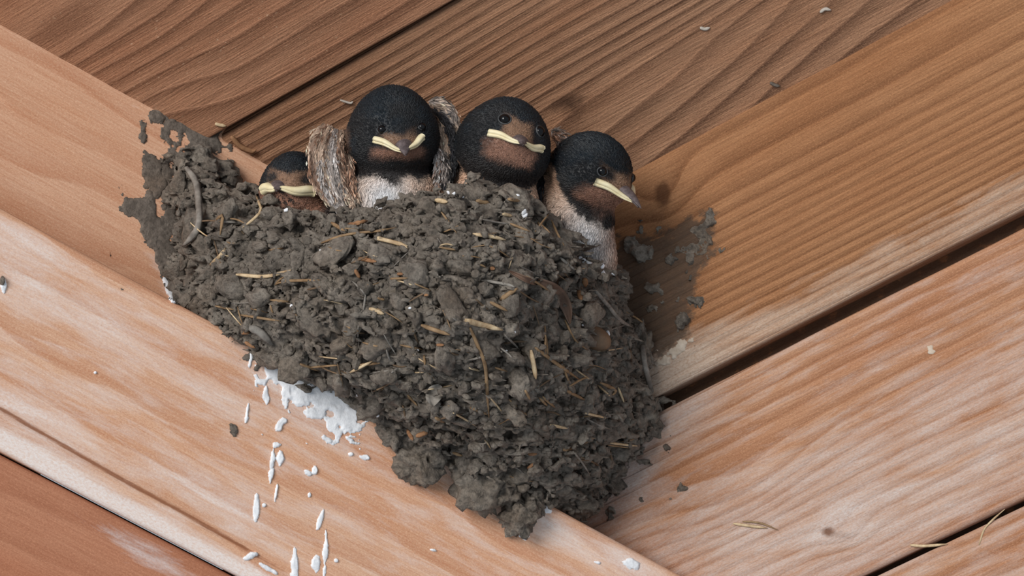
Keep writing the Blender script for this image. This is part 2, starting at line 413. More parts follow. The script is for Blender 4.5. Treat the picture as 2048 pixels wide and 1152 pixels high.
# ---- the left-hand timber beam (side face, rounded arris, front face) and the plank under it
lwall = thing('wall_left', ARR, kind='structure', label='pale orange timber beam left of the nest')
BA = nrm(np.cross(D1, [0, 1.0, 0])); BB = nrm(np.cross(BA, D1))
if BA[2] < 0: BA = -BA
if BB[1] > 0: BB = -BB
def sec(P): return np.array([np.dot(P-C0, BA), np.dot(P-C0, BB)])
sC, sA, sG, sS = sec(C0), sec(ARR), sec(GRV), sec(SID)
def fillet(a, b, c, r, n=6):
    d1, d2 = nrm(a-b), nrm(c-b)
    return [tuple((b+d1*r)*(1-t)**2 + b*2*t*(1-t) + (b+d2*r)*t*t) for t in np.linspace(0, 1, n)]
dl = nrm(sG-sA)
back = np.array([-dl[1], dl[0]]); back = back if back[1] < 0 else -back
ds_ = nrm(sS-sC); upC = sC - ds_*0.3
ledge = sA + np.array([-0.22, -1.0])*2.6
bprof = [tuple(ledge)] + fillet(ledge, sA, sG, 0.16) + [tuple(sG-dl*0.07), tuple(sG-dl*0.02+back*0.05), tuple(sG+back*0.16), tuple(sG+back*4.0)]
sArr = float(np.linalg.norm(ledge-sA))
crack1 = [(-60, 783), (0, 817), (130, 893), (240, 957), (360, 1022), (470, 1085), (575, 1146), (640, 1185)]
def beam_field(u, s, px, py):
    v = s - sArr
    d, _, _ = seg_dist(px, py, crack1)
    low = sstep(-0.1, 0.3, v)
    ring = 1.05*s + 1.0*fbm(vec3(u*0.10, s*0.30), 3, 61) + 0.5*fbm(vec3(u*0.30, s*0.8), 2, 63)
    line = (py-px*0.54)                     # distance below the beam's top edge, roughly
    bleach = 0.06 + 0.25*low + 0.55*blob(px, py, 615, 790, 130, 55, 35)*low + 0.25*blob(px, py, 330, 560, 14, 55, -30)*2.0
    bleach += 0.95*np.exp(-((seg_dist(px, py, [(-60, 845), (0, 875), (140, 958), (300, 1042), (470, 1140), (560, 1190)])[0]-4)/17)**2)
    bleach += 0.45*blob(px, py, 60, 830, 160, 50, 30) + 0.40*blob(px, py, 420, 985, 120, 38, 30) + 0.45*blob(px, py, 1090, 1040, 120, 30, 28)
    bleach += 0.30*blob(px, py, 60, 570, 200, 45, 25) + 0.22*blob(px, py, 300, 720, 260, 30, 30) + 0.45*blob(px, py, 1260, 1120, 90, 40, 28)
    bleach += 0.35*blob(px, py, 40, 470, 160, 40, 25)
    crk = np.exp(-(d/3.2)**2)*sstep(-40, 60, px)*(0.4+0.6*sstep(620, 420, px))
    step = 0.06*sstep(-3, 3, 0*d)
    knot = 1.15*np.exp(-(d/4.2)**2)*sstep(700, 420, px) + 0.55*blob(px, py, 466, 862, 13, 22, -15)
    c2, _, _ = seg_dist(px, py, [(40, 295), (130, 350), (210, 372), (262, 395)])
    c3, _, _ = seg_dist(px, py, [(112, 360), (180, 410), (240, 455), (300, 540)])
    knot = knot + 0.42*np.exp(-(c2/2.2)**2) + 0.42*np.exp(-(c3/2.2)**2)
    stain = 0.30*blob(px, py, 325, 430, 70, 190, 8) + 0.25*blob(px, py, 500, 715, 26, 20)+0.25*blob(px, py, 600, 980, 20, 40)
    return dict(ring=ring, bleach=bleach, knot=knot, stain=stain, disp=-0.10*crk + 0.012*fbm(vec3(u*0.4, s*2), 3, 66))
uA0 = -9.0
# outward side must be the left of the profile's travel for 'disp'; check and flip the sign through the section basis
# (sign of the profile normal: tangent of side face -> left normal)
tn = nrm(sG-sA); ln = np.array([-tn[1], tn[0]]); DSIGN = 1.0 if np.dot(ln, [0, 1]) > 0 else -1.0
def bf(u, s, px, py):
    a = beam_field(u, s, px, py); a['disp'] = a['disp']*DSIGN; return a
prism('beam', C0, D1, BA, BB, bprof, -14.0, 19.0, 0.10, 0.045, M_BEAM, lwall, bf)
# the set-back board between ceiling and beam
def side_field(u, s, px, py):
    a = beam_field(u, s+3.0, px, py)
    a['bleach'] = a['bleach'] - 0.30; a['disp'] = 0.012*fbm(vec3(u*0.4, s*2), 3, 67)*DSIGN
    return a
sprof = [tuple(upC+np.array([0, -1.5])), tuple(upC), tuple(sS+ds_*0.9), tuple(sS+ds_*0.9+np.array([0, -1.5]))]
prism('plank', C0, D1, BA, BB, sprof, -7.0, 19.0, 0.10, 0.05, M_BEAM, lwall, side_field)
def low_field(u, s, px, py):
    ring = 0.8*s + 1.3*fbm(vec3(u*0.09, s*0.3), 3, 71)
    return dict(ring=ring, bleach=-0.12+0.45*blob(px, py, 300, 1100, 260, 40, 30)+0.2*np.exp(-((s-4.0)/0.25)**2))
sG2 = sG + dl*0.04 + back*0.04
lprof = [tuple(sG2+back*3.6), tuple(sG2+back*0.14), tuple(sG2+back*0.03+dl*0.05), tuple(sG2+dl*0.15), tuple(sG2+dl*9), tuple(sG2+dl*9.1+back*3.6)]
prism('plank', C0, D1, BA, BB, lprof, -14.0, 19.0, 0.12, 0.07, M_BEAM2, lwall, low_field)

# ------------------------------------------------------------------ patches lying on a surface (mud smears, droppings)
_ax, _ay = proj(np.stack([ARR-8*D1, ARR+12*D1]))
def arris_y(px): return _ay[0] + (px-_ax[0])*(_ay[1]-_ay[0])/(_ax[1]-_ax[0])
def arris_t(px):
    lo_, hi_ = -14.0, 16.0
    us = np.linspace(lo_, hi_, 200); P = ARR+us[:, None]*D1; x_, _ = proj(P); o_ = np.argsort(x_)
    return float(np.interp(px, x_[o_], -P[o_, 1]))
def surf_t(px, py):
    """nearest wood surface seen from the viewer at the pixel: distance t (beam in front of wall and ceiling)"""
    def tp(n, p0): return None
    px = np.asarray(px, float); py = np.asarray(py, float)
    o = np.array([0, -CAMD, 0.]); d = np.stack([(px-1024)/100, np.full_like(px, CAMD), (576-py)/100], -1)
    def on(p0, n): return o + d*(np.dot(p0-o, n)/(d@n))[..., None]
    low, side = on(ARR, N_LOW), on(C0, N_SIDE)
    beam = np.where((py > arris_y(px))[..., None], low, side)
    return beam, on(C0, N_WALL), on(C0, N_CEIL)
def patch(name, field, box, step, plane, h, mat, parent, label=None, seed=0, rough=0.4):
    x = np.arange(box[0], box[2]+step, step); y = np.arange(box[1], box[3]+step, step)
    X, Y = np.meshgrid(x, y, indexing='ij')
    f = field(X, Y)
    beam, wl, cl = surf_t(X, Y)
    P = {'beam': beam, 'wall': wl, 'ceil': cl}[plane]
    n = {'beam': N_SIDE*0.5+N_LOW*0.5, 'wall': N_WALL, 'ceil': N_CEIL}[plane]
    hh = h*sstep(0, 0.35, f)*(1+rough*2*fbm(vec3(X/22, Y/22, seed), 4, seed)) + 0.012
    P = P + hh[..., None]*n
    keep = f > 0
    q = keep[:-1, :-1] | keep[1:, :-1] | keep[:-1, 1:] | keep[1:, 1:]
    use = np.zeros_like(keep); use[:-1, :-1] |= q; use[1:, :-1] |= q; use[:-1, 1:] |= q; use[1:, 1:] |= q
    P = np.where(keep[..., None], P, P - (hh+0.06)[..., None]*n)
    idx = -np.ones(X.shape, int); idx[use] = np.arange(use.sum())
    i, j = np.nonzero(q)
    F = np.stack([idx[i, j], idx[i, j+1], idx[i+1, j+1], idx[i+1, j]], 1)
    if len(F) == 0: return
    Vp = P[use]; par = np.arange(len(Vp))          # every separate island becomes a piece of its own
    while True:
        m = par[F].min(1); new = par.copy()
        for c_ in range(4): np.minimum.at(new, F[:, c_], m)
        new = new[new]
        if (new == par).all(): break
        par = new
    for r_ in np.unique(par[F[:, 0]]):
        Fi = F[par[F[:, 0]] == r_]
        if len(Fi) < 5: continue
        ids, inv = np.unique(Fi, return_inverse=True)
        part(name, mesh_of(name, Vp[ids], inv.reshape(Fi.shape)), mat, parent, label=label)

# ------------------------------------------------------------------ the nest
NB = U(850, 700, -1)
nest = thing('swallow_nest', NB, label='grey-brown mud nest with bits of straw, stuck in the corner under the ceiling', cat='nest')
# outline: pixel and depth of the front skin along it
outl = [(352, 318), (392, 296), (430, 318), (462, 352), (505, 392), (540, 418), (600, 432), (660, 436), (720, 430), (790, 420), (850, 398),
        (900, 382), (960, 382), (1020, 392), (1066, 414), (1100, 442), (1134, 484), (1156, 516), (1192, 540), (1226, 552), (1250, 600),
        (1282, 650), (1300, 730), (1316, 800), (1312, 860), (1286, 905), (1240, 960), (1205, 1010), (1185, 1040),
        (1090, 1050), (980, 990), (860, 920), (720, 843), (600, 780), (480, 715), (372, 655), (338, 604), (352, 540), (345, 450), (346, 380)]
def plane_t(px, py, k):
    b, wl, c = surf_t(np.array([px]), np.array([py])); return float(-(b, wl, c)[k][0, 1])
def side_t(px, py):
    h = hit(px, py, C0, N_SIDE); return float(-h[1])
rimt = {4: 0.3, 5: 1.2, 6: 2.0, 7: 2.5, 8: 2.8, 9: 3.0, 10: 3.1, 11: 3.1, 12: 3.0, 13: 2.8, 14: 2.5, 15: 2.1, 16: 2.0, 17: 1.8, 18: 1.5, 19: 0.9}
bt = []
for k, (x, y) in enumerate(outl):
    if k in rimt: bt.append(rimt[k])
    elif k < 4: bt.append(side_t(x, y)+0.25+0.12*k)
    elif 20 <= k <= 28: bt.append(plane_t(x, y, 1)+0.05)
    elif 29 <= k <= 35:
        bt.append(arris_t(x)-0.30)
    else: bt.append(side_t(x, y)+0.15)
bt = np.array(bt)
STEP = 3
gx = np.arange(322, 1336, STEP); gy = np.arange(284, 1064, STEP)
GX, GY = np.meshgrid(gx.astype(float), gy.astype(float), indexing='ij')
INP = in_poly(GX, GY, outl)
dd, bi, bp = seg_dist(GX, GY, outl, True)
bval = bt[bi]*(1-bp)+bt[(bi+1) % len(outl)]*bp
def relax(T, INP, bval, n, load):
    for _ in range(n):
        A = T.copy()
        A[1:-1, 1:-1] = (T[2:, 1:-1]+T[:-2, 1:-1]+T[1:-1, 2:]+T[1:-1, :-2])*0.25 + load
        T = np.where(INP, A, bval)
    return T
def solve(load, bv):
    T = np.where(INP, float(bv.mean()), bv)
    for cs, n in ((8, 600), (4, 500), (2, 400), (1, 250)):      # coarse to fine
        Tc = relax(T[::cs, ::cs], INP[::cs, ::cs], bv[::cs, ::cs], n, load*cs*cs)
        if cs > 1:
            T = np.repeat(np.repeat(Tc, cs, 0), cs, 1)[:T.shape[0], :T.shape[1]]; T = np.where(INP, T, bv)
        else: T = Tc
    return T
T0 = solve(0.0, bval); TL = solve(1e-4, np.zeros_like(bval))
fac = 0.0
while (T0+TL*fac).max() < 4.5: fac += 0.02/TL.max()
T = T0+TL*fac
def surface_nets(G, lo, h):
    S = G < 0
    c = [G[i_:G.shape[0]-1+i_, j_:G.shape[1]-1+j_, k_:G.shape[2]-1+k_] for i_ in (0, 1) for j_ in (0, 1) for k_ in (0, 1)]
    cnt = sum((a < 0).astype(np.int8) for a in c); act = (cnt > 0) & (cnt < 8)
    cs = np.array([[i_, j_, k_] for i_ in (0, 1) for j_ in (0, 1) for k_ in (0, 1)], float)
    vals = np.stack([a[act] for a in c], 1); acc = np.zeros((len(vals), 3)); num = np.zeros(len(vals))
    for a in range(8):
        for b in range(a+1, 8):
            if np.abs(cs[a]-cs[b]).sum() != 1: continue
            m = (vals[:, a] < 0) != (vals[:, b] < 0)
            t = vals[:, a]/np.where(m, vals[:, a]-vals[:, b], 1)
            acc += np.where(m[:, None], cs[a]+t[:, None]*(cs[b]-cs[a]), 0); num += m
    V = (np.argwhere(act)+acc/num[:, None])*h+np.array(lo)
    idx = -np.ones(act.shape, int); idx[act] = np.arange(len(V)); F = []
    for ax in range(3):
        a1, a2 = (ax+1) % 3, (ax+2) % 3
        sl0 = [slice(None)]*3; sl1 = [slice(None)]*3; sl0[ax] = slice(0, -1); sl1[ax] = slice(1, None)
        ch = S[tuple(sl0)] != S[tuple(sl1)]
        P = np.argwhere(ch); ok = (P[:, a1] > 0) & (P[:, a2] > 0) & (P[:, a1] < act.shape[a1]) & (P[:, a2] < act.shape[a2])
        P = P[ok]; e1 = np.eye(3, dtype=int)[a1]; e2 = np.eye(3, dtype=int)[a2]
        q4 = [idx[tuple((P-d).T)] for d in (0*e1, e1, e1+e2, e2)]
        fl = S[tuple(P.T)]
        Q4 = np.stack(q4, 1); Q4 = np.where(fl[:, None], Q4, Q4[:, ::-1]); F.append(Q4)
    return V, np.concatenate(F)
rimY = np.interp(GX, [o_[0] for o_ in outl[:20]], [o_[1] for o_ in outl[:20]])
TB = T - (0.90 + 1.5*sstep(60, 330, GY-rimY))
gT = np.gradient(T, STEP/100.0); COS = 1/np.sqrt(1+np.clip(gT[0]**2+gT[1]**2, 0, 6))
SD = np.where(INP, -dd, dd)/100.0
HN = 0.05
lo_n = np.array([-7.3, -5.2, -5.2]); hi_n = np.array([3.4, 3.6, 3.1])
ax_ = [np.arange(lo_n[a], hi_n[a], HN) for a in range(3)]
GP = np.stack(np.meshgrid(*ax_, indexing='ij'), -1).astype(np.float32)
kk = CAMD/(CAMD+GP[..., 1]); fx_ = (1024+100*GP[..., 0]*kk-gx[0])/STEP; fy_ = (576-100*GP[..., 2]*kk-gy[0])/STEP
outside = (fx_ < 0) | (fy_ < 0) | (fx_ > len(gx)-2) | (fy_ > len(gy)-2)
fx_ = np.clip(fx_, 0, len(gx)-2.001); fy_ = np.clip(fy_, 0, len(gy)-2.001)
ix_ = fx_.astype(np.int32); iy_ = fy_.astype(np.int32); fx_ -= ix_; fy_ -= iy_
def smp(A):
    A = A.astype(np.float32)
    return (A[ix_, iy_]*(1-fx_)+A[ix_+1, iy_]*fx_)*(1-fy_)+(A[ix_, iy_+1]*(1-fx_)+A[ix_+1, iy_+1]*fx_)*fy_
tt = -GP[..., 1]
d_f = (tt-smp(T))*smp(COS); d_b = smp(TB)-tt; d_s = smp(SD)
def smax(a, b, k_):
    h_ = np.clip(0.5-0.5*(b-a)/k_, 0, 1); return b*(1-h_)+a*h_+k_*h_*(1-h_)
GD = np.maximum(smax(smax(d_f, d_s, 0.45), d_b, 0.25), np.where(outside, 0.3, -9))
band = np.abs(GD) < 0.42
PB_ = GP[band].astype(float)
Q = PB_@np.array([[0.80, 0, 0.30], [0, 1.0, 0], [0.12, 0, 1.75]])
Q = Q + 0.20*np.stack([vnoise(PB_*2.6, 5), vnoise(PB_*2.6, 6), vnoise(PB_*2.6, 7)], -1)
f1, f2, idv = worley(Q*2.5, 11); g1_, g2_, id2 = worley(Q*5.6, 23)
hole = sstep(0.30, 0.55, vnoise(PB_*1.9, 31))
rel = 0.26*np.clip((f2-f1)*2.6, 0, 1)**0.6 + 0.28*(idv-0.5) + 0.11*np.clip((g2_-g1_)*2.4, 0, 1)**0.7 + 0.11*(id2-0.5) + 0.24*fbm(PB_*np.array([4.0, 4.5, 6.0]), 4, 9) - 0.19 - 0.17*hole
GD[band] -= rel.astype(np.float32)
body_V, body_F = surface_nets(GD, lo_n, HN)
par = np.arange(len(body_V))                       # drop loose crumbs that hang in the air
while True:
    m = par[body_F].min(1); new = par.copy()
    for c_ in range(4): np.minimum.at(new, body_F[:, c_], m)
    new = new[new]
    if (new == par).all(): break
    par = new
big = np.bincount(par).argmax(); body_F = body_F[par[body_F[:, 0]] == big]
ids, inv = np.unique(body_F, return_inverse=True); body_V = body_V[ids]; body_F = inv.reshape(-1, 4)
del GP, kk, fx_, fy_, ix_, iy_, tt, d_f, d_b, d_s, outside, band
body = part('mud_cup', mesh_of('mud_cup', body_V, body_F), M_MUD, nest)
# dark lining that fills the bottom of the cup, under the chicks
lx = np.linspace(-1, 1, 28); LX, LZ = np.meshgrid(lx, lx, indexing='ij'); 
cen = U(840, 560, 0.6)
ang = np.arctan2(LZ, LX); rr = np.maximum(np.abs(LX), np.abs(LZ))
LP = np.stack([cen[0]+rr*np.cos(ang)*3.6, cen[1]+rr*np.sin(ang)*1.9, cen[2]+0.7*rr**2+0.12*fbm(vec3(LX*6, LZ*6), 3, 77)], -1).reshape(-1, 3)
n_ = 28; ii, jj = np.meshgrid(np.arange(n_-1), np.arange(n_-1), indexing='ij'); a_ = (ii*n_+jj).ravel()
part('cup_lining', mesh_of('cup_lining', LP, np.stack([a_, a_+n_, a_+n_+1, a_+1], 1)), M_MUD, nest)

bvh = BVHTree.FromPolygons(body_V.tolist(), body_F.tolist())
def cast(px, py, tree=None):
    o, d = ray(px, py)
    h = (tree or bvh).ray_cast(Vector(o), Vector(d).normalized())
    if h[0] is None: return None, None
    n = h[1]
    if n.dot(Vector(d)) > 0: n = -n
    return np.array(h[0]), np.array(n)

# ---- mud pellets
def clod(seed, sub=2):
    bm = bmesh.new(); bmesh.ops.create_icosphere(bm, subdivisions=sub, radius=1.0)
    V = np.array([v.co[:] for v in bm.verts]); F = [[v.index for v in f.verts] for f in bm.faces]; bm.free()
    rg = np.random.default_rng(seed); K = rg.normal(size=(11, 3)); K /= np.linalg.norm(K, axis=1)[:, None]
    D = rg.uniform(0.70, 1.05, 11)
    r = np.min(np.where(V@K.T > 0.05, D/np.maximum(V@K.T, 0.05), 9), axis=1); r = 0.55*np.minimum(r, 1.25)+0.45*0.92
    a, b, cid = worley(V*1.7+seed*7.3, seed)
    r = r*(0.92 + 0.30*fbm(V*1.3+seed*3.1, 2, seed) + 0.20*(cid-0.5) + 0.18*np.clip((b-a)*2, 0, 1) + 0.42*fbm(V*2.6+seed, 4, seed+5))
    return V*r[:, None], F
CL = []
for s in range(14):
    V, F = clod(100+s, 3)
    me = mesh_of('mud_pellet', V, F); me.materials.append(M_MUD); CL.append((me, V, F))
def frame_q(n, spin):
    z = Vector(n).normalized(); qd = Vector((0, 0, 1)).rotation_difference(z)
    return qd @ Quaternion((0, 0, 1), spin)
cand = []
tries = 0; cells = {}
pol_in = outl
while tries < 60000 and len(cand) < 560:
    tries += 1
    px, py = rng.uniform(335, 1318), rng.uniform(296, 1045)
    size = 0.07 + 0.23*rng.random()**2.2
    ok = True; ci, cj = int(px//30), int(py//30)
    for a in (-1, 0, 1):
        for b in (-1, 0, 1):
            for (x, y, s2) in cells.get((ci+a, cj+b), ()):
                if (x-px)**2+(y-py)**2 < (82*(size+s2))**2: ok = False; break
    if not ok: continue
    if not in_poly(np.array(px), np.array(py), outl): continue
    # hidden behind the beam's edge
    if py > arris_y(px)+12: continue
    P, n = cast(px, py)
    if P is None: continue
    cells.setdefault((ci, cj), []).append((px, py, size)); cand.append((size, px, py, P, n))
cand.sort(key=lambda c: -c[0])
small_V, small_F, off = [], [], 0
S1 = [clod(300+s, 2) for s in range(8)]
PELV = []
for kx, (size, px, py, P, n) in enumerate(cand):
    m = nrm(n + rng.normal(0, 0.25, 3))
    qd = frame_q(m, rng.uniform(0, 6.28))
    sx, sy, sz = size*rng.uniform(1.0, 1.7), size*rng.uniform(0.75, 1.2), size*rng.uniform(0.45, 0.85)
    pos = P + n*size*rng.uniform(-0.30, 0.12)
    R = np.array(qd.to_matrix())
    if kx < 290:
        vi = kx % len(CL)
        part('mud_pellet', CL[vi][0], None, nest, pos, qd, (sx, sy, sz))
        PELV.append((CL[vi][1]*np.array([sx, sy, sz])@R.T+pos, CL[vi][2]))
    else:
        V, F = S1[kx % 8]
        V = V*np.array([sx, sy, sz])@R.T + pos
        small_V.append(V); small_F += [[a+off for a in f] for f in F]; off += len(V); PELV.append((V, F))
S0 = [clod(400+s_, 1) for s_ in range(8)]
nt = 0
while nt < 1500:
    px, py = rng.uniform(335, 1318), rng.uniform(296, 1045)
    if not in_poly(np.array(px), np.array(py), outl) or py > arris_y(px)+12: continue
    P, n = cast(px, py)
    if P is None: continue
    nt += 1; V, F = S0[nt % 8]; z_ = 0.022+0.055*rng.random()**2
    V = V*np.array([z_*1.5, z_, z_*0.8])@np.array(frame_q(nrm(n+rng.normal(0, 0.4, 3)), rng.uniform(0, 6.28)).to_matrix()).T + P + n*z_*0.3
    small_V.append(V); small_F += [[a+off for a in f] for f in F]; off += len(V)
part('mud_crumbs', mesh_of('mud_crumbs', np.concatenate(small_V), small_F), M_MUD, nest, kind='stuff')
# big lumps hanging over the beam's edge and on the wall at the end of the nest
def lump(px, py, t, rx, rz, ry, seed, spin=0.0, name='mud_clump', mat=None, parent=None):
    V, F = clod(seed, 4)
    a = fbm(V*2.6+seed, 4, seed+3); g1, g2, gi = worley(V*3.4+seed, seed+1)
    V = V*(0.95+0.10*a+0.12*np.clip((g2-g1)*2, 0, 1)+0.12*(gi-0.5))[:, None]*np.array([rx, ry, rz])
    c_, s_ = math.cos(spin), math.sin(spin)
    V = V@np.array([[c_, 0, -s_], [0, 1, 0], [s_, 0, c_]]).T + U(px, py, t)
    PELV.append((V, F))
    return part(name, mesh_of(name, V, F), mat or M_MUD, parent or nest)
def bt_(px, py): return float(-surf_t(np.array([px]), np.array([py]))[0][0, 1])
for (px, py, rx, rz, sp, up) in [(835, 925, 0.46, 0.42, 0.3, 0.10), (868, 900, 0.38, 0.42, 0, 0.15), (790, 870, 0.32, 0.42, 0.6, 0.05), (958, 965, 0.50, 0.50, 0.4, 0.18),
                                 (930, 920, 0.34, 0.50, 0.0, 0.15), (1040, 1028, 0.44, 0.42, 0.25, 0.12), (1010, 985, 0.34, 0.36, 0, 0.25), (380, 605, 0.36, 0.48, 0.7, -0.25),
                                 (1068, 1000, 0.24, 0.34, 0, 0.0), (460, 650, 0.42, 0.32, 0.5, -0.5), (1110, 960, 0.36, 0.52, 0, 0.30)]:
    lump(px, py, bt_(px, min(py, 600+(px-345)*0.541+60))+up, rx, rz, 0.46, int(px), sp)
for (px, py, rx, rz, up) in [(1288, 846, 0.36, 0.34, 0.12), (1262, 800, 0.34, 0.46, 0.5), (1160, 1010, 0.34, 0.30, 0.10), (1200, 990, 0.26, 0.22, 0.05), (1225, 560, 0.30, 0.30, 0.7),
                             (1280, 700, 0.26, 0.50, 0.25), (1190, 545, 0.34, 0.28, 0.9), (1140, 985, 0.3, 0.4, 0.5), (1216, 930, 0.34, 0.38, 0.3)]:
    lump(px, py, plane_t(px, py, 1)+up, rx, rz, 0.30, int(px)+3)
allV, allF, off = [body_V], body_F.tolist(), len(body_V)
for V, F in PELV:
    allV.append(V); allF += [[a+off for a in f] for f in F]; off += len(V)
bvh2 = BVHTree.FromPolygons(np.concatenate(allV).tolist(), allF)

# ---- mud smears on the beam's side face and on the wall
def fld(blobs, thr, nz, sc, seed):
    def f(X, Y):
        v = 0
        for b in blobs: v = np.maximum(v, blob(X, Y, *b))
        return v + nz*fbm(vec3(X/sc, Y/sc, seed), 5, seed) - thr
    return f
SM = [([(318, 232, 26, 22, -20)], (270, 200, 370, 280)),
      ([(395, 265, 60, 34, 10), (360, 310, 34, 48, 0), (425, 262, 30, 26, 0)], (300, 215, 500, 380)),
      ([(298, 320, 26, 52, -10), (288, 280, 14, 26, 0), (322, 370, 22, 40, -25)], (230, 240, 390, 420)),
      ([(290, 430, 28, 44, -25), (325, 480, 28, 66, -12), (268, 415, 18, 22, 0), (340, 420, 18, 60, 0)], (220, 360, 390, 580)),
      ([(345, 560, 20, 52, -6), (318, 515, 16, 40, -15)], (280, 460, 392, 640))]
for kx, (bl_, bx_) in enumerate(SM):
    patch('mud_smear', fld(bl_, 0.50, 0.95, 30, 81+kx), bx_, 2.0, 'beam', 0.028, M_MUD2, nest, seed=81+kx)
for kx, (bl_, bx_) in enumerate([([(1410, 465, 26, 40, 10), (1385, 500, 18, 22, 0)], (1350, 400, 1450, 560)), ([(1285, 505, 26, 26, 0), (1262, 490, 22, 18, 0)], (1220, 440, 1330, 560)),
                                 ([(1330, 600, 26, 14, -20), (1300, 570, 16, 14, 0), (1335, 520, 18, 12, 0)], (1260, 490, 1380, 650)), ([(1366, 640, 14, 20, 0), (1380, 600, 12, 12, 0)], (1330, 570, 1410, 690)),
                                 ([(1331, 892, 9, 12, 0), (1342, 874, 7, 10, 0)], (1310, 850, 1365, 920)), ([(1365, 977, 12, 7, -10)], (1340, 955, 1390, 1000)),
                                 ([(1225, 1020, 40, 14, 0), (1190, 1010, 26, 20, 20)], (1150, 985, 1290, 1050))]):
    patch('mud_smear', fld(bl_, 0.55, 1.25, 20, 91+kx), bx_, 1.8, 'wall', 0.09, M_MUD, nest, seed=91+kx, rough=1.1)

# ---- straws and other bits in the mud
def tube(pts, w, flat=0.55, taper=(0.5, 0.25), sides=6, toward=(0, -1, 0)):
    pts = np.array(pts, float); n = len(pts)
    V = []; tg = np.gradient(pts, axis=0)
    for kx in range(n):
        t_ = nrm(tg[kx]); s_ = nrm(np.cross(t_, toward)); b_ = np.cross(s_, t_)
        x = kx/(n-1); r = w*(min(1, taper[0]+x*4) if x < 0.5 else min(1, taper[1]+(1-x)*3))
        for a in range(sides):
            th = 2*math.pi*a/sides
            V.append(pts[kx] + s_*r*math.cos(th) + b_*r*flat*math.sin(th))
    F = []
    for kx in range(n-1):
        for a in range(sides):
            b = (a+1) % sides
            F.append([kx*sides+a, kx*sides+b, (kx+1)*sides+b, (kx+1)*sides+a])
    F.append(list(range(sides))[::-1]); F.append(list(range((n-1)*sides, n*sides)))
    return V, F
def catmull(pts, n):
    pts = [np.array(p, float) for p in pts]
    if len(pts) == 2: return [pts[0]+(pts[1]-pts[0])*t for t in np.linspace(0, 1, n)]
    P = [2*pts[0]-pts[1]]+pts+[2*pts[-1]-pts[-2]]; out = []
    for t in np.linspace(0, len(pts)-1-1e-6, n):
        i_ = int(t); f = t-i_; a, b, c, d = P[i_:i_+4]
        out.append(0.5*((2*b)+(c-a)*f+(2*a-5*b+4*c-d)*f*f+(3*b-a-3*c+d)*f**3))
    return out
def straw(pix, wpx, mat, name='straw', lift=0.035, ends=(0.5, 0.25), flat=0.5):
    pl = catmull(pix, max(6, int(sum(math.dist(a, b) for a, b in zip(pix, pix[1:]))/9)))
    P3 = []
    for p in pl:
        h, _ = cast(p[0], p[1], bvh2)
        if h is not None: P3.append((p, float(-h[1])))
    if len(P3) < 3: return
    ts = np.array([t for _, t in P3])
    sm = ts.copy()
    for _ in range(8):      # a stalk is stiff: bridge the hollows between clods
        m2 = sm.copy(); m2[1:-1] = (sm[:-2]+sm[1:-1]+sm[2:])/3; sm = np.maximum(m2, ts-0.03)
    pts = [U(p[0], p[1], t+lift) for (p, _), t in zip(P3, sm)]
    V, F = tube(pts, wpx/200*0.85, flat, ends)
    part(name, mesh_of(name, V, F), mat, nest)
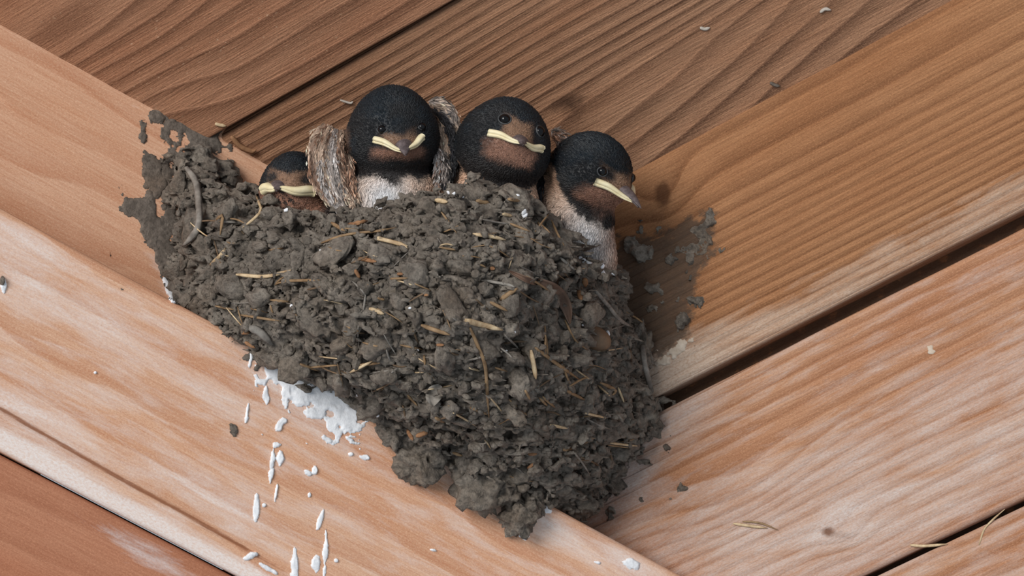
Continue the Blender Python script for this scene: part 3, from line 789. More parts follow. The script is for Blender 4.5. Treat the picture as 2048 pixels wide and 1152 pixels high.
ST = [([(472, 549), (530, 553), (582, 540)], 9, 0), ([(640, 487), (690, 470), (755, 462), (792, 455)], 6, 1), ([(745, 474), (785, 484), (815, 492)], 10, 0), ([(800, 484), (816, 498)], 6, 0),
      ([(945, 468), (985, 474), (1012, 480)], 9, 0), ([(930, 640), (965, 650), (1005, 660)], 13, 0), ([(940, 655), (955, 690), (970, 730), (974, 780), (978, 836)], 8, 1),
      ([(1062, 700), (1068, 735), (1072, 758)], 11, 0), ([(842, 650), (870, 660), (900, 670)], 10, 1), ([(738, 617), (768, 628)], 11, 0), ([(702, 560), (728, 585), (731, 600)], 5, 2), ([(731, 590), (727, 620)], 5, 2),
      ([(980, 604), (1015, 622)], 8, 1), ([(1000, 600), (1035, 576)], 11, 1), ([(1090, 670), (1095, 716)], 8, 1), ([(1070, 695), (1110, 725), (1160, 760)], 8, 1), ([(420, 530), (440, 512), (452, 495)], 9, 0),
      ([(512, 392), (522, 420), (505, 440), (485, 455)], 7, 0), ([(432, 440), (445, 432), (440, 470)], 8, 1), ([(442, 443), (474, 445)], 6, 2), ([(480, 455), (488, 468)], 7, 0),
      ([(662, 445), (690, 462)], 9, 1), ([(870, 400), (895, 404)], 12, 0), ([(952, 402), (980, 406)], 11, 1), ([(1015, 398), (1040, 402)], 8, 1), ([(1005, 428), (1025, 432)], 8, 0), ([(1070, 440), (1100, 465)], 6, 1),
      ([(1120, 515), (1150, 540)], 7, 2), ([(1020, 447), (1060, 463)], 6, 1), ([(960, 560), (1010, 568), (1030, 574)], 7, 2), ([(780, 558), (815, 556)], 6, 1), ([(755, 596), (770, 600)], 6, 1),
      ([(1200, 765), (1230, 780), (1225, 790)], 8, 1), ([(1236, 775), (1248, 805)], 6, 0), ([(1195, 770), (1220, 792)], 5, 0), ([(1170, 826), (1212, 836)], 6, 0), ([(1160, 834), (1200, 830)], 4, 1), ([(1100, 850), (1135, 857)], 7, 0),
      ([(1220, 886), (1275, 892)], 6, 0), ([(1215, 890), (1262, 896)], 4, 1), ([(1085, 793), (1110, 815)], 7, 1), ([(1050, 780), (1060, 800)], 6, 1), ([(990, 735), (1015, 743)], 5, 1), ([(1130, 780), (1170, 800)], 7, 1),
      ([(720, 730), (760, 726)], 7, 1), ([(800, 690), (850, 700)], 5, 1), ([(848, 710), (850, 730)], 6, 1), ([(940, 815), (980, 830)], 7, 1), ([(1078, 795), (1095, 812)], 6, 1), ([(560, 830), (575, 840)], 5, 1),
      ([(620, 735), (680, 730)], 5, 1), ([(540, 600), (580, 604)], 6, 1), ([(480, 630), (560, 642)], 6, 1), ([(560, 562), (640, 560)], 7, 1), ([(430, 612), (470, 620)], 5, 1), ([(700, 745), (745, 722)], 7, 0), ([(600, 728), (640, 742)], 7, 1),
      ([(1010, 670), (1040, 700)], 5, 2), ([(1130, 640), (1150, 680), (1175, 700)], 5, 1), ([(905, 905), (925, 912)], 7, 1), ([(870, 835), (890, 845)], 8, 1), ([(1125, 900), (1145, 898)], 8, 1), ([(815, 790), (835, 812)], 6, 1)]
for pix, wd, mi in ST: straw(pix, wd, (M_STRAW, M_STRAWD, M_GREY)[mi])
for kx in range(190):
    px, py = rng.uniform(380, 1280), rng.uniform(440, 980)
    if not in_poly(np.array(px), np.array(py), outl) or py > 580+(px-345)*0.541: continue
    a = rng.normal(0.25, 0.6); L = rng.uniform(8, 30)
    straw([(px-L*math.cos(a), py-L*math.sin(a)), (px, py+rng.uniform(-3, 3)), (px+L*math.cos(a), py+L*math.sin(a))], rng.uniform(2.2, 5.5), (M_STRAWD, M_STRAWD, M_GREY, M_FIBRE, M_STRAW, M_FIBRE)[kx % 6], lift=0.015)
for (x, y, l, wd, a) in [(722, 444, 14, 9, -10), (708, 448, 12, 8, 0), (735, 520, 18, 10, 10), (700, 412, 6, 6, 0), (715, 548, 10, 9, 60), (500, 690, 12, 9, 30), (490, 665, 10, 10, 0), (820, 870, 12, 10, 60), (845, 868, 14, 11, -20), (880, 690, 8, 7, 0),
                         (985, 537, 5, 9, 0), (800, 548, 6, 7, 0), (852, 590, 5, 6, 0), (1170, 565, 9, 14, 80), (1160, 590, 10, 14, 70), (1065, 908, 9, 8, 0), (1062, 932, 9, 8, -40)]:
    a = math.radians(a); straw([(x-l*math.cos(a), y-l*math.sin(a)), (x, y), (x+l*math.cos(a), y+l*math.sin(a))], wd, M_BARK, 'bark_chip', lift=0.03)
straw([(372, 335), (392, 365), (398, 420), (396, 455), (380, 478), (365, 492)], 17, M_GREY, 'grey_root', lift=0.10, ends=(0.6, 0.25), flat=0.8)
straw([(498, 655), (520, 664), (545, 690)], 20, M_GREY, 'grey_root', lift=0.08, flat=0.4)
straw([(1285, 690), (1290, 730), (1305, 790)], 14, M_GREY, 'grey_root', lift=0.08, ends=(0.7, 0.5))
straw([(1185, 575), (1215, 610), (1240, 640), (1265, 655)], 10, M_GREY, 'grey_root', lift=0.06)
def leaf(pix, wmax, mat, name, lift=0.08):
    pl = catmull(pix, 14); V = []
    for kx, p in enumerate(pl):
        a, b = pl[max(0, kx-1)], pl[min(13, kx+1)]; t_ = nrm(b-a); s_ = np.array([-t_[1], t_[0]])
        wd = wmax*math.sin(math.pi*min(1, 0.06+0.92*kx/13))**0.8
        h, _ = cast(p[0], p[1], bvh2)
        if h is None: return
        for e in (-1, -0.5, 0, 0.5, 1):
            q_ = p+s_*e*wd; V.append((q_[0], q_[1], -h[1]+lift+0.10*e*e))
    ts = np.array([v[2] for v in V]).reshape(14, 5)
    for _ in range(3): ts[1:-1] = (ts[:-2]+ts[1:-1]+ts[2:])/3
    top = [U(x, y, t) for (x, y, _), t in zip(V, ts.ravel())]; bot = [U(x, y, t-0.025) for (x, y, _), t in zip(V, ts.ravel())]
    F = []
    for kx in range(13):
        for e in range(4):
            a = kx*5+e; F.append([a, a+5, a+6, a+1]); F.append([70+a, 70+a+1, 70+a+6, 70+a+5])
        F.append([kx*5, 70+kx*5, 75+kx*5, kx*5+5]); F.append([kx*5+4, kx*5+9, 79+kx*5, 74+kx*5])
    part(name, mesh_of(name, top+bot, F), mat, nest)
leaf([(1075, 560), (1110, 580), (1132, 612), (1140, 648)], 13, M_LEAF, 'dead_leaf')
leaf([(1018, 542), (1055, 560), (1080, 570)], 6, M_LEAF, 'dead_leaf')
leaf([(880, 770), (868, 790), (866, 812)], 17, M_GREY, 'dead_leaf')
# rounded pebble
h, _ = cast(1190, 676, bvh2)
V, F = clod(501, 3); Vp = V/np.linalg.norm(V, axis=1)[:, None]*(1+0.05*fbm(V*1.2, 2, 5))[:, None]*np.array([0.36, 0.26, 0.24])
c_, s_ = math.cos(-0.45), math.sin(-0.45); Vp = Vp@np.array([[c_, 0, -s_], [0, 1, 0], [s_, 0, c_]]).T
peb = part('pebble', mesh_of('pebble', Vp+U(1188, 676, -h[1]-0.02), F), M_PEBBLE, nest, label='rounded brown pebble with a white spot')

# ---- white droppings
def splat3(px, py, r, parent, tree, name='dropping'):
    h, n = cast(px, py, tree)
    if h is None: return
    V, F = clod(600+int(px) % 97, 2); R = np.array(frame_q(n, px).to_matrix())
    part(name, mesh_of(name, V*np.array([r, r*0.75, r*0.35])@R.T+h, F), M_WHITE, parent)
for (px, py, r) in [(897, 385, 0.05), (908, 387, 0.04), (926, 393, 0.035), (1036, 390, 0.04), (1048, 424, 0.06), (1050, 430, 0.07), (1160, 516, 0.06), (1168, 524, 0.085), (1178, 526, 0.07), (1204, 532, 0.07), (1206, 545, 0.07), (1225, 548, 0.07),
                    (572, 420, 0.05), (573, 408, 0.03), (583, 612, 0.05), (820, 616, 0.03), (1214, 668, 0.07), (713, 790, 0.05), (756, 832, 0.04), (836, 700, 0.03), (1030, 664, 0.03), (1012, 702, 0.03), (640, 500, 0.025), (1165, 650, 0.025), (1062, 742, 0.025)]:
    splat3(px, py, r, nest, bvh2)
# splashes on the beam: (blobs, box)
SP = [([(560, 745, 30, 40, 60), (600, 775, 50, 34, 45), (660, 800, 56, 34, 30), (695, 835, 30, 34, 60), (540, 730, 14, 40, 0), (630, 830, 30, 16, 20), (668, 855, 22, 14, 40)], (490, 690, 750, 900), 0.42, 0.75),
      ([(500, 720, 6, 24, 5), (516, 712, 8, 16, 0)], (485, 690, 535, 760), 0.45, 0.5), ([(531, 785, 7, 18, 0), (534, 800, 5, 12, 0)], (515, 760, 550, 820), 0.45, 0.4),
      ([(494, 822, 5, 22, 8)], (480, 795, 510, 845), 0.5, 0.6), ([(560, 852, 9, 16, 25), (567, 842, 8, 8, 0)], (540, 830, 585, 880), 0.45, 0.6), ([(545, 915, 6, 26, 5), (560, 915, 8, 26, 0), (552, 890, 12, 10, 0)], (530, 875, 580, 940), 0.5, 0.5),
      ([(541, 955, 6, 24, 10), (552, 985, 4, 26, 10)], (525, 935, 570, 1015), 0.5, 0.7), ([(512, 1020, 7, 32, 3)], (498, 980, 528, 1055), 0.42, 0.3), ([(528, 1010, 5, 5, 0)], (518, 1000, 540, 1020), 0.4, 0.2),
      ([(590, 1135, 9, 40, 0)], (572, 1090, 608, 1180), 0.42, 0.3), ([(632, 1128, 10, 20, 0)], (615, 1100, 650, 1155), 0.42, 0.3), ([(640, 1040, 6, 30, 18), (651, 1100, 6, 50, 3)], (620, 1005, 668, 1170), 0.45, 0.5),
      ([(672, 1121, 5, 5, 0)], (662, 1112, 684, 1132), 0.4, 0.2), ([(615, 945, 10, 5, 40), (630, 940, 6, 10, 0)], (600, 925, 645, 965), 0.55, 0.7), ([(619, 990, 4, 6, 0)], (610, 980, 630, 1000), 0.4, 0.3), ([(729, 915, 10, 5, 10), (702, 908, 7, 6, 0)], (690, 895, 745, 925), 0.5, 0.7),
      ([(700, 880, 16, 8, 35), (655, 880, 12, 8, 30)], (635, 860, 725, 900), 0.5, 0.8), ([(500, 1112, 22, 7, -25), (540, 1140, 26, 5, 30)], (470, 1095, 575, 1155), 0.5, 0.6),
      ([(1070, 1000, 26, 14, 28), (1088, 1018, 18, 8, 25)], (1040, 980, 1120, 1040), 0.42, 0.5), ([(1050, 1070, 16, 8, 20)], (1025, 1055, 1080, 1085), 0.55, 0.6), ([(1260, 1128, 30, 14, 25), (1195, 1125, 12, 6, 20)], (1180, 1105, 1300, 1152), 0.5, 0.7),
      ([(866, 1100, 8, 4, 10)], (855, 1090, 880, 1110), 0.5, 0.4), ([(8, 572, 6, 16, 0)], (-4, 550, 20, 595), 0.4, 0.4), ([(340, 582, 8, 30, -25)], (315, 545, 356, 612), 0.5, 0.6), ([(190, 745, 4, 4, 0)], (184, 738, 198, 752), 0.5, 0.3)]
for kx, (bl_, bx_, th, nz) in enumerate(SP):
    patch('dropping', fld(bl_, th, nz, 15, 120+kx), bx_, 1.6 if kx else 2.2, 'beam', 0.03, M_WHITE, lwall, seed=120+kx)
patch('mud_smear', fld([(468, 862, 9, 16, -15)], 0.4, 0.6, 12, 181), (450, 835, 490, 890), 2.0, 'beam', 0.03, M_MUD2, lwall)
patch('mud_smear', fld([(4, 560, 5, 14, 0)], 0.4, 0.5, 12, 182), (-8, 540, 18, 590), 2.0, 'beam', 0.08, M_MUD2, lwall)
patch('mud_smear', fld([(500, 716, 16, 14, 0), (515, 735, 10, 10, 0)], 0.5, 0.7, 14, 183), (475, 690, 540, 760), 2.0, 'beam', 0.03, M_MUD2, lwall)
for kx, (bl_, bx_) in enumerate([([(1350, 700, 30, 7, -30), (1330, 720, 30, 8, -25), (1362, 690, 10, 12, 0)], (1290, 670, 1390, 750)), ([(1866, 704, 14, 6, -20), (1862, 695, 8, 8, 0)], (1840, 680, 1890, 720))]):
    patch('dropping', fld(bl_, 0.5, 0.9, 13, 160+kx), bx_, 2.0, 'wall', 0.02, plain_mat('pale_lime', srgb(178, 160, 142), srgb(208, 194, 178), 6, 0.85, 0.3), wall, seed=160+kx)

# ------------------------------------------------------------------ loose bits on the boards
def stalk(pix, wpx, mat, plane, label, name='grass_stalk', lift=0.05, cat='grass stalk'):
    pl = catmull(pix, 14); ki = {'beam': 0, 'wall': 1, 'ceil': 2}[plane]
    pts = [U(p[0], p[1], plane_t(p[0], p[1], ki)+lift) for p in pl]
    V, F = tube(pts, wpx/200, 0.6)
    b = pts[0]
    o = bpy.data.objects.new(name, mesh_of(name, np.array(V)-b, F)); COL.objects.link(o); o.data.materials.append(mat); o.location = b
    tag(o, label, cat); return o
stalk([(1466, 1047), (1500, 1052), (1535, 1056)], 6, M_STRAW, 'wall', 'thicker short dry stalk lying on the weathered board above the knot')
stalk([(1485, 1043), (1520, 1046), (1556, 1060)], 4, M_STRAWD, 'wall', 'thin bent dry stalk crossing the thicker short stalk above the knot')
stalk([(1820, 1090), (1850, 1092), (1895, 1088)], 6, M_STRAW, 'wall', 'straw lying along the lowest gap of the right wall')
stalk([(1958, 1090), (1968, 1060), (1985, 1040), (2010, 1018)], 4, M_STRAW, 'wall', 'curved dry grass stem standing up at the lower right')
stalk([(430, 247), (440, 250), (452, 252)], 8, M_STRAW, 'ceil', 'short pale straw scrap at the end of the ceiling gap', lift=0.16)
stalk([(462, 272), (480, 292), (502, 302), (512, 300)], 11, M_BARK, 'ceil', 'curled bark strip where ceiling meets the beam', 'bark_strip', 0.10, 'bark strip')
stalk([(680, 200), (700, 206), (706, 203)], 5, M_WEB, 'ceil', 'grey fluff scrap on ceiling left of the upright chick', 'fluff_scrap', 0.05, 'fluff')
stalk([(1540, 165), (1550, 170), (1560, 172)], 7, M_MUD2, 'ceil', 'small dark crumb at the ceiling edge above the wall', 'mud_crumb', 0.05, 'crumb')
stalk([(1640, 25), (1650, 18), (1662, 20)], 7, M_WEB, 'ceil', 'grey cobweb scrap on ceiling near the top edge', 'cobweb_scrap', 0.04, 'cobweb')
stalk([(1400, 55), (1410, 58), (1420, 55)], 7, M_WEB, 'ceil', 'faint cobweb tuft on the ceiling left of the other scrap', 'cobweb_scrap', 0.04, 'cobweb')

# ------------------------------------------------------------------ the chicks
def rotM(yaw, pitch, roll):
    y, p, r = map(math.radians, (yaw, pitch, roll))
    Rz = np.array([[math.cos(y), -math.sin(y), 0], [math.sin(y), math.cos(y), 0], [0, 0, 1]])
    Rx = np.array([[1, 0, 0], [0, math.cos(p), -math.sin(p)], [0, math.sin(p), math.cos(p)]])
    Ry = np.array([[math.cos(r), 0, math.sin(r)], [0, 1, 0], [-math.sin(r), 0, math.cos(r)]])
    return Rz@Rx@Ry@np.array([[1, 0, 0], [0, 0, -1], [0, 1, 0]], float)   # columns: right, up, forward
BLACK = np.array(srgb(22, 23, 26)); BLUE = np.array(srgb(20, 30, 38)); RUF = np.array(srgb(152, 118, 94)); THR = np.array(srgb(160, 118, 98)); BIB = np.array(srgb(40, 34, 33))
CREAM = np.array(srgb(222, 196, 176)); WHITE = np.array(srgb(228, 228, 230)); PEACH = np.array(srgb(200, 160, 132)); GREYC = np.array(srgb(120, 108, 98))
def lerp(a, b, w_): return a*(1-w_[:, None]) + b*w_[:, None]

def chick(label, head, hr, rot, ells, k, beak, bib, breast, opts, lo_py):
    """head (px,py,t), hr radii (right,up,forward), ells extra ellipsoids [(px,py,t,rx,rz,ry,roll)]"""
    H = U(*head); R = rotM(*rot); hr = np.array(hr)
    E = []
    for (px, py, t, rx, rz, ry, rl) in ells:
        a = math.radians(rl); Ro = np.array([[math.cos(a), 0, math.sin(a)], [0, 1, 0], [-math.sin(a), 0, math.cos(a)]])
        E.append((U(px, py, t), Ro, np.array([rx, ry, rz])))
    def sdf(P):
        q = (P-H)@R/hr; q = q*np.stack([1+0.13*np.clip(q[..., 1], -0.3, 1), np.ones_like(q[..., 0]), 1+0.06*np.clip(q[..., 1], -0.3, 1)], -1)
        kq = np.linalg.norm(q, axis=-1); d = (kq-1)*hr.min()
        # brow and cheek shaping, sunken eye line
        for (ex, ey, ez, er, am) in ((0.42, 0.20, 0.86, 0.22, 0.035), (-0.42, 0.20, 0.86, 0.22, 0.035)):
            d = d + am*np.exp(-(((q-np.array([ex, ey, ez]))**2).sum(-1))/(er*er))
        d = d - 0.10*np.exp(-(((q-np.array([0, beak[1]+0.03, 0.95]))/np.array([0.34, 0.20, 0.35]))**2).sum(-1))
        for c, Ro, r in E:
            e = (np.linalg.norm((P-c)@Ro/r, axis=-1)-1)*r.min()
            hh = np.clip(0.5+0.5*(e-d)/k, 0, 1); d = e*(1-hh)+d*hh - k*hh*(1-hh)
        return d
    pts = np.array([H]+[c for c, _, _ in E]); rad = np.array([hr.max()]+[r.max() for _, _, r in E])[:, None]
    lo = (pts-rad).min(0)-0.2; hi = (pts+rad).max(0)+0.2
    xs_ = [np.arange(lo[a], hi[a]+0.05, 0.05) for a in range(3)]
    V, F = surface_nets(sdf(np.stack(np.meshgrid(*xs_, indexing='ij'), -1)), lo, 0.05)
    zmin = U(head[0], lo_py, head[2])[2]
    V += 0.0
    eps = 0.02
    def grad(P):
        return np.stack([sdf(P+np.eye(3)[a]*eps)-sdf(P-np.eye(3)[a]*eps) for a in range(3)], -1)/(2*eps)
    def colour(P):
        q = (P-H)@R/hr; n = q/(np.linalg.norm(q, axis=-1)[:, None]+1e-9)
        x, y, z = n[:, 0], n[:, 1], n[:, 2]
        nz = fbm(P*3.5, 3, 15); n2 = fbm(P*np.array([9, 9, 4]), 3, 18)
        px, py = proj(P)
        c = lerp(np.broadcast_to(BLACK, P.shape), BLUE, sstep(-0.2, 0.9, nz*1.2+y*0.8))
        by = beak[1]
        # rufous forehead
        wf = sstep(0.35, 0.62, z+0.15*nz)*sstep(opts.get('fw', 0.62), opts.get('fw', 0.62)-0.2, np.abs(x)+0.1*nz)*sstep(by-0.03, by+0.05, y)*sstep(opts.get('fh', 0.46), opts.get('fh', 0.46)-0.16, y - 0.25*np.abs(x) + 0.1*nz)
        c = lerp(c, RUF, wf*0.85)
        # dark around the eyes
        for sgn in (-1, 1):
            we = np.exp(-(((x-sgn*0.50)/0.17)**2+((y-opts.get('ey', 0.2)+0.03)/0.16)**2))*(z > 0)
            c = lerp(c, BLACK*1.1, np.clip(we*1.3, 0, 0.95))
        # throat
        wt = sstep(0.12, 0.42, z+0.12*nz)*sstep(by+0.0, by-0.10, y+0.22*np.abs(x)*0)*sstep(opts.get('tb', -0.80), opts.get('tb', -0.80)+0.22, y+0.15*nz)*sstep(opts.get('tw', 0.80), opts.get('tw', 0.80)-0.25, np.abs(x)+0.15*nz)
        if opts.get('fan'):
            a_ = np.arctan2(x-beak[0], -(y-by)+1e-6); wt2 = 0.5+0.5*np.cos(a_*15+1.2*nz)
            c = lerp(c, THR*1.15, wt); c = lerp(c, BLACK, wt*sstep(0.45, 0.75, wt2)*sstep(0.75, 0.45, np.hypot(x-beak[0], y-by))*0.97)
        else: c = lerp(c, THR, wt*0.9)
        c = lerp(c, BIB, sstep(-0.35, -0.7, y)*(1-wt)*0.7)
        # breast: below the bib line given in pixels
        d_b = bib(px, py) + 16*nz + 10*n2
        wb = sstep(-7, 9, d_b)
        bc = lerp(np.broadcast_to(CREAM, P.shape), PEACH, np.clip(breast(px, py)+0.5*nz, 0, 1))
        bc = lerp(bc, WHITE, np.clip(opts['white'](px, py)*1.1, 0, 1))
        bc = bc*(1+0.18*n2[:, None])
        c = lerp(c, bc, wb)
        if 'extra' in opts: c = opts['extra'](c, px, py, P, nz)
        return np.clip(c, 0, 1)
    Cc = colour(V)
    base = U(ells[0][0], lo_py, ells[0][2])
    root = thing('swallow_chick', base, label, 'chick')
    part('body', mesh_of('body', V, F, True, {'Col': np.c_[Cc, np.ones(len(V))]}), M_PLUME, root)
    # plumage: short barbs following the feather flow
    tri = np.concatenate([F[:, [0, 1, 2]], F[:, [0, 2, 3]]]); A, B, Cq = V[tri[:, 0]], V[tri[:, 1]], V[tri[:, 2]]
    ar = np.linalg.norm(np.cross(B-A, Cq-A), axis=1); ar = ar*((A[:, 2] > zmin) & (A[:, 1] < H[1]+0.55))
    nb = int(opts.get('barbs', 9000)*2.2); sel = rng.choice(len(tri), nb, p=ar/ar.sum()); r1, r2 = rng.random(nb), rng.random(nb); m = r1+r2 > 1; r1[m], r2[m] = 1-r1[m], 1-r2[m]
    P = A[sel]+(B[sel]-A[sel])*r1[:, None]+(Cq[sel]-A[sel])*r2[:, None]
    N = grad(P); N /= np.linalg.norm(N, axis=1)[:, None]+1e-9
    bw = H+R@(np.array([beak[0], beak[1], 1.0])*hr)
    q = (P-H)@R/hr; hd = sstep(1.5, 1.05, np.linalg.norm(q, axis=1))
    flow = lerp(np.broadcast_to(np.array([0, 0, -1.0]), P.shape), P-bw, hd); flow += rng.normal(0, 0.22, P.shape)
    flow -= N*(flow*N).sum(1)[:, None]; flow /= np.linalg.norm(flow, axis=1)[:, None]+1e-9
    side = np.cross(N, flow); dist = np.linalg.norm(P-bw, axis=1)
    L = (0.05+0.10*rng.random(nb))*np.clip(0.30+dist*0.45, 0.35, 1.1); Wd = 0.008+0.009*rng.random(nb); lift = rng.uniform(0.03, 0.28, nb)
    cb = colour(P)*(0.75+0.5*rng.random(nb))[:, None]
    p0 = P-N*0.01; pm = P+flow*(L*0.55)[:, None]+N*(L*lift*0.7)[:, None]; pt = P+flow*L[:, None]+N*(L*lift*0.9)[:, None]
    BV = np.stack([p0, pm-side*Wd[:, None], pt, pm+side*Wd[:, None]], 1).reshape(-1, 3)
    ib = np.arange(nb)*4; BF = np.stack([ib, ib+1, ib+2, ib+3], 1)
    part('plumage', mesh_of('plumage', BV, BF, False, {'Col': np.c_[np.repeat(cb, 4, 0), np.ones(nb*4)]}), M_PLUME, root, kind='stuff')
    # things set on the head, in head units
    def on(d, out=0.0):
        dw = R@(np.array(d, float)*hr); dw /= np.linalg.norm(dw); s = 0.2
        for _ in range(60):
            v = float(sdf((H+dw*s)[None])[0])
            if abs(v) < 1e-3: break
            s -= v*0.8 if v > 0 else v*0.8
        return H+dw*(s+out), dw
    for (ex, ey, ez, er, lid) in opts.get('eyes', []):
        c, dw = on((ex, ey, ez), -er*0.22)
        bm = bmesh.new(); bmesh.ops.create_uvsphere(bm, u_segments=20, v_segments=14, radius=er)
        ev = np.array([v.co[:] for v in bm.verts]); ef = [[v.index for v in f.verts] for f in bm.faces]; bm.free()
        eye = part('eye', mesh_of('eye', ev*np.array([1, 1, 1])+c, ef), M_EYE, root)
        # ring of the eyelids; 'lid' squeezes the opening
        zz = dw; up = R[:, 1]-zz*np.dot(R[:, 1], zz); up /= np.linalg.norm(up); rt = np.cross(up, zz)
        lv = []
        n1_, n2_ = 28, 8
        for a in range(n1_):
            th = 2*math.pi*a/n1_; cr = er*0.98
            for b in range(n2_):
                ph = 2*math.pi*b/n2_; rr_ = cr+0.015*math.cos(ph)
                y_ = math.sin(th)*rr_*(lid if math.sin(th) > 0 else min(1, lid+0.2))
                lv.append(c+rt*rr_*1.1*math.cos(th)+up*y_+zz*(er*0.20+0.018*math.sin(ph)+(1-lid)*er*0.42*abs(math.sin(th))))
        lf = [[a*n2_+b, ((a+1) % n1_)*n2_+b, ((a+1) % n1_)*n2_+(b+1) % n2_, a*n2_+(b+1) % n2_] for a in range(n1_) for b in range(n2_)]
        part('eyelid', mesh_of('eyelid', np.array(lv), lf), M_LID, eye)
    # beak: two mandibles lofted forwards and pale lips along the gape
    bx, by, blen, bwid = beak
    def hp(x, y, z): return H+R@np.array([x, y, z])
    s0, _ = on((bx, by, 1.0)); base_f = float(((s0-H)@R)[2])
    fy = by*hr[1]; fx = bx*hr[0]; droop = opts.get('droop', 0.0)
    def mand(sgn, len_, wid, hgt):
        VV = []; n1_, n2_ = 12, 12
        for a in range(n1_):
            t = a/(n1_-1); wz = wid*(1-t)**0.85+0.018; hz = hgt*(1-t**1.6)+0.02
            f_ = base_f-0.14+t*(len_+0.14); dy = -droop*t*t-(0.07*t**3)
            for b in range(n2_):
                ph = math.pi*b/(n2_-1)
                VV.append(hp(fx+wz*math.cos(ph), fy+dy+sgn*hz*math.sin(ph)*(1-0.15*t), f_))
        FF = []
        for a in range(n1_-1):
            for b in range(n2_-1): FF.append([a*n2_+b, (a+1)*n2_+b, (a+1)*n2_+b+1, a*n2_+b+1])
            FF.append([a*n2_, a*n2_+n2_-1, (a+1)*n2_+n2_-1, (a+1)*n2_])
        FF.append(list(range((n1_-1)*n2_, n1_*n2_)))
        return VV, FF
    for nm, sg, ln_, wd_, hg in (('upper_beak', 1, blen, bwid, 0.15), ('lower_beak', -1, blen*0.86, bwid*0.82, 0.07)):
        VV, FF = mand(sg, ln_, wd_, hg); part(nm, mesh_of(nm, VV, FF), M_BEAK, root)
    for sg in (-1, 1):
        gx_, gy_, gz_ = opts.get('gape', (0.56, 0.02, 0.80)); gx_ = gx_*opts.get('gl' if sg < 0 else 'gr', 1.0)
        cpt, _ = on((bx*0.6+sg*gx_, by+gy_, gz_), 0.02); cpt = (cpt-H)@R
        m1, _ = on((bx+sg*gx_*0.55, by+gy_*0.5-0.02, 0.95), 0.05); m1 = (m1-H)@R
        e_ = np.array([fx+sg*0.035, fy-droop*0.5-0.03, base_f+blen*0.55])
        path = catmull([cpt, m1*0.75+0.25*(cpt+e_)/2, e_], 14)
        for nm, dy, th in (('upper_gape_flange', 0.028, opts.get('lip', 0.062)), ('lower_gape_flange', -0.040, opts.get('lip', 0.062)*0.72)):
            VV = []
            for a, p in enumerate(path):
                t = a/13; r_ = th*(0.55+0.75*math.sin(math.pi*min(1, 0.22+t*0.78))**0.7)*(1-0.45*t)
                tg = nrm(path[min(13, a+1)]-path[max(0, a-1)]); upv = np.array([0, 1.0, 0]); sv = nrm(np.cross(tg, upv)); uv = np.cross(sv, tg)
                wob = 0.016*math.sin(t*7+sg)
                for b in range(8):
                    ph = 2*math.pi*b/8
                    VV.append(H+R@(p+uv*(r_*0.72*math.sin(ph)+dy*(1-0.5*t)+wob)+sv*r_*1.0*math.cos(ph)))
            FF = [[a*8+b, (a+1)*8+b, (a+1)*8+(b+1) % 8, a*8+(b+1) % 8] for a in range(13) for b in range(8)]+[list(range(8))[::-1], list(range(104, 112))]
            part(nm, mesh_of(nm, VV, FF), M_GAPE, root)
    return root

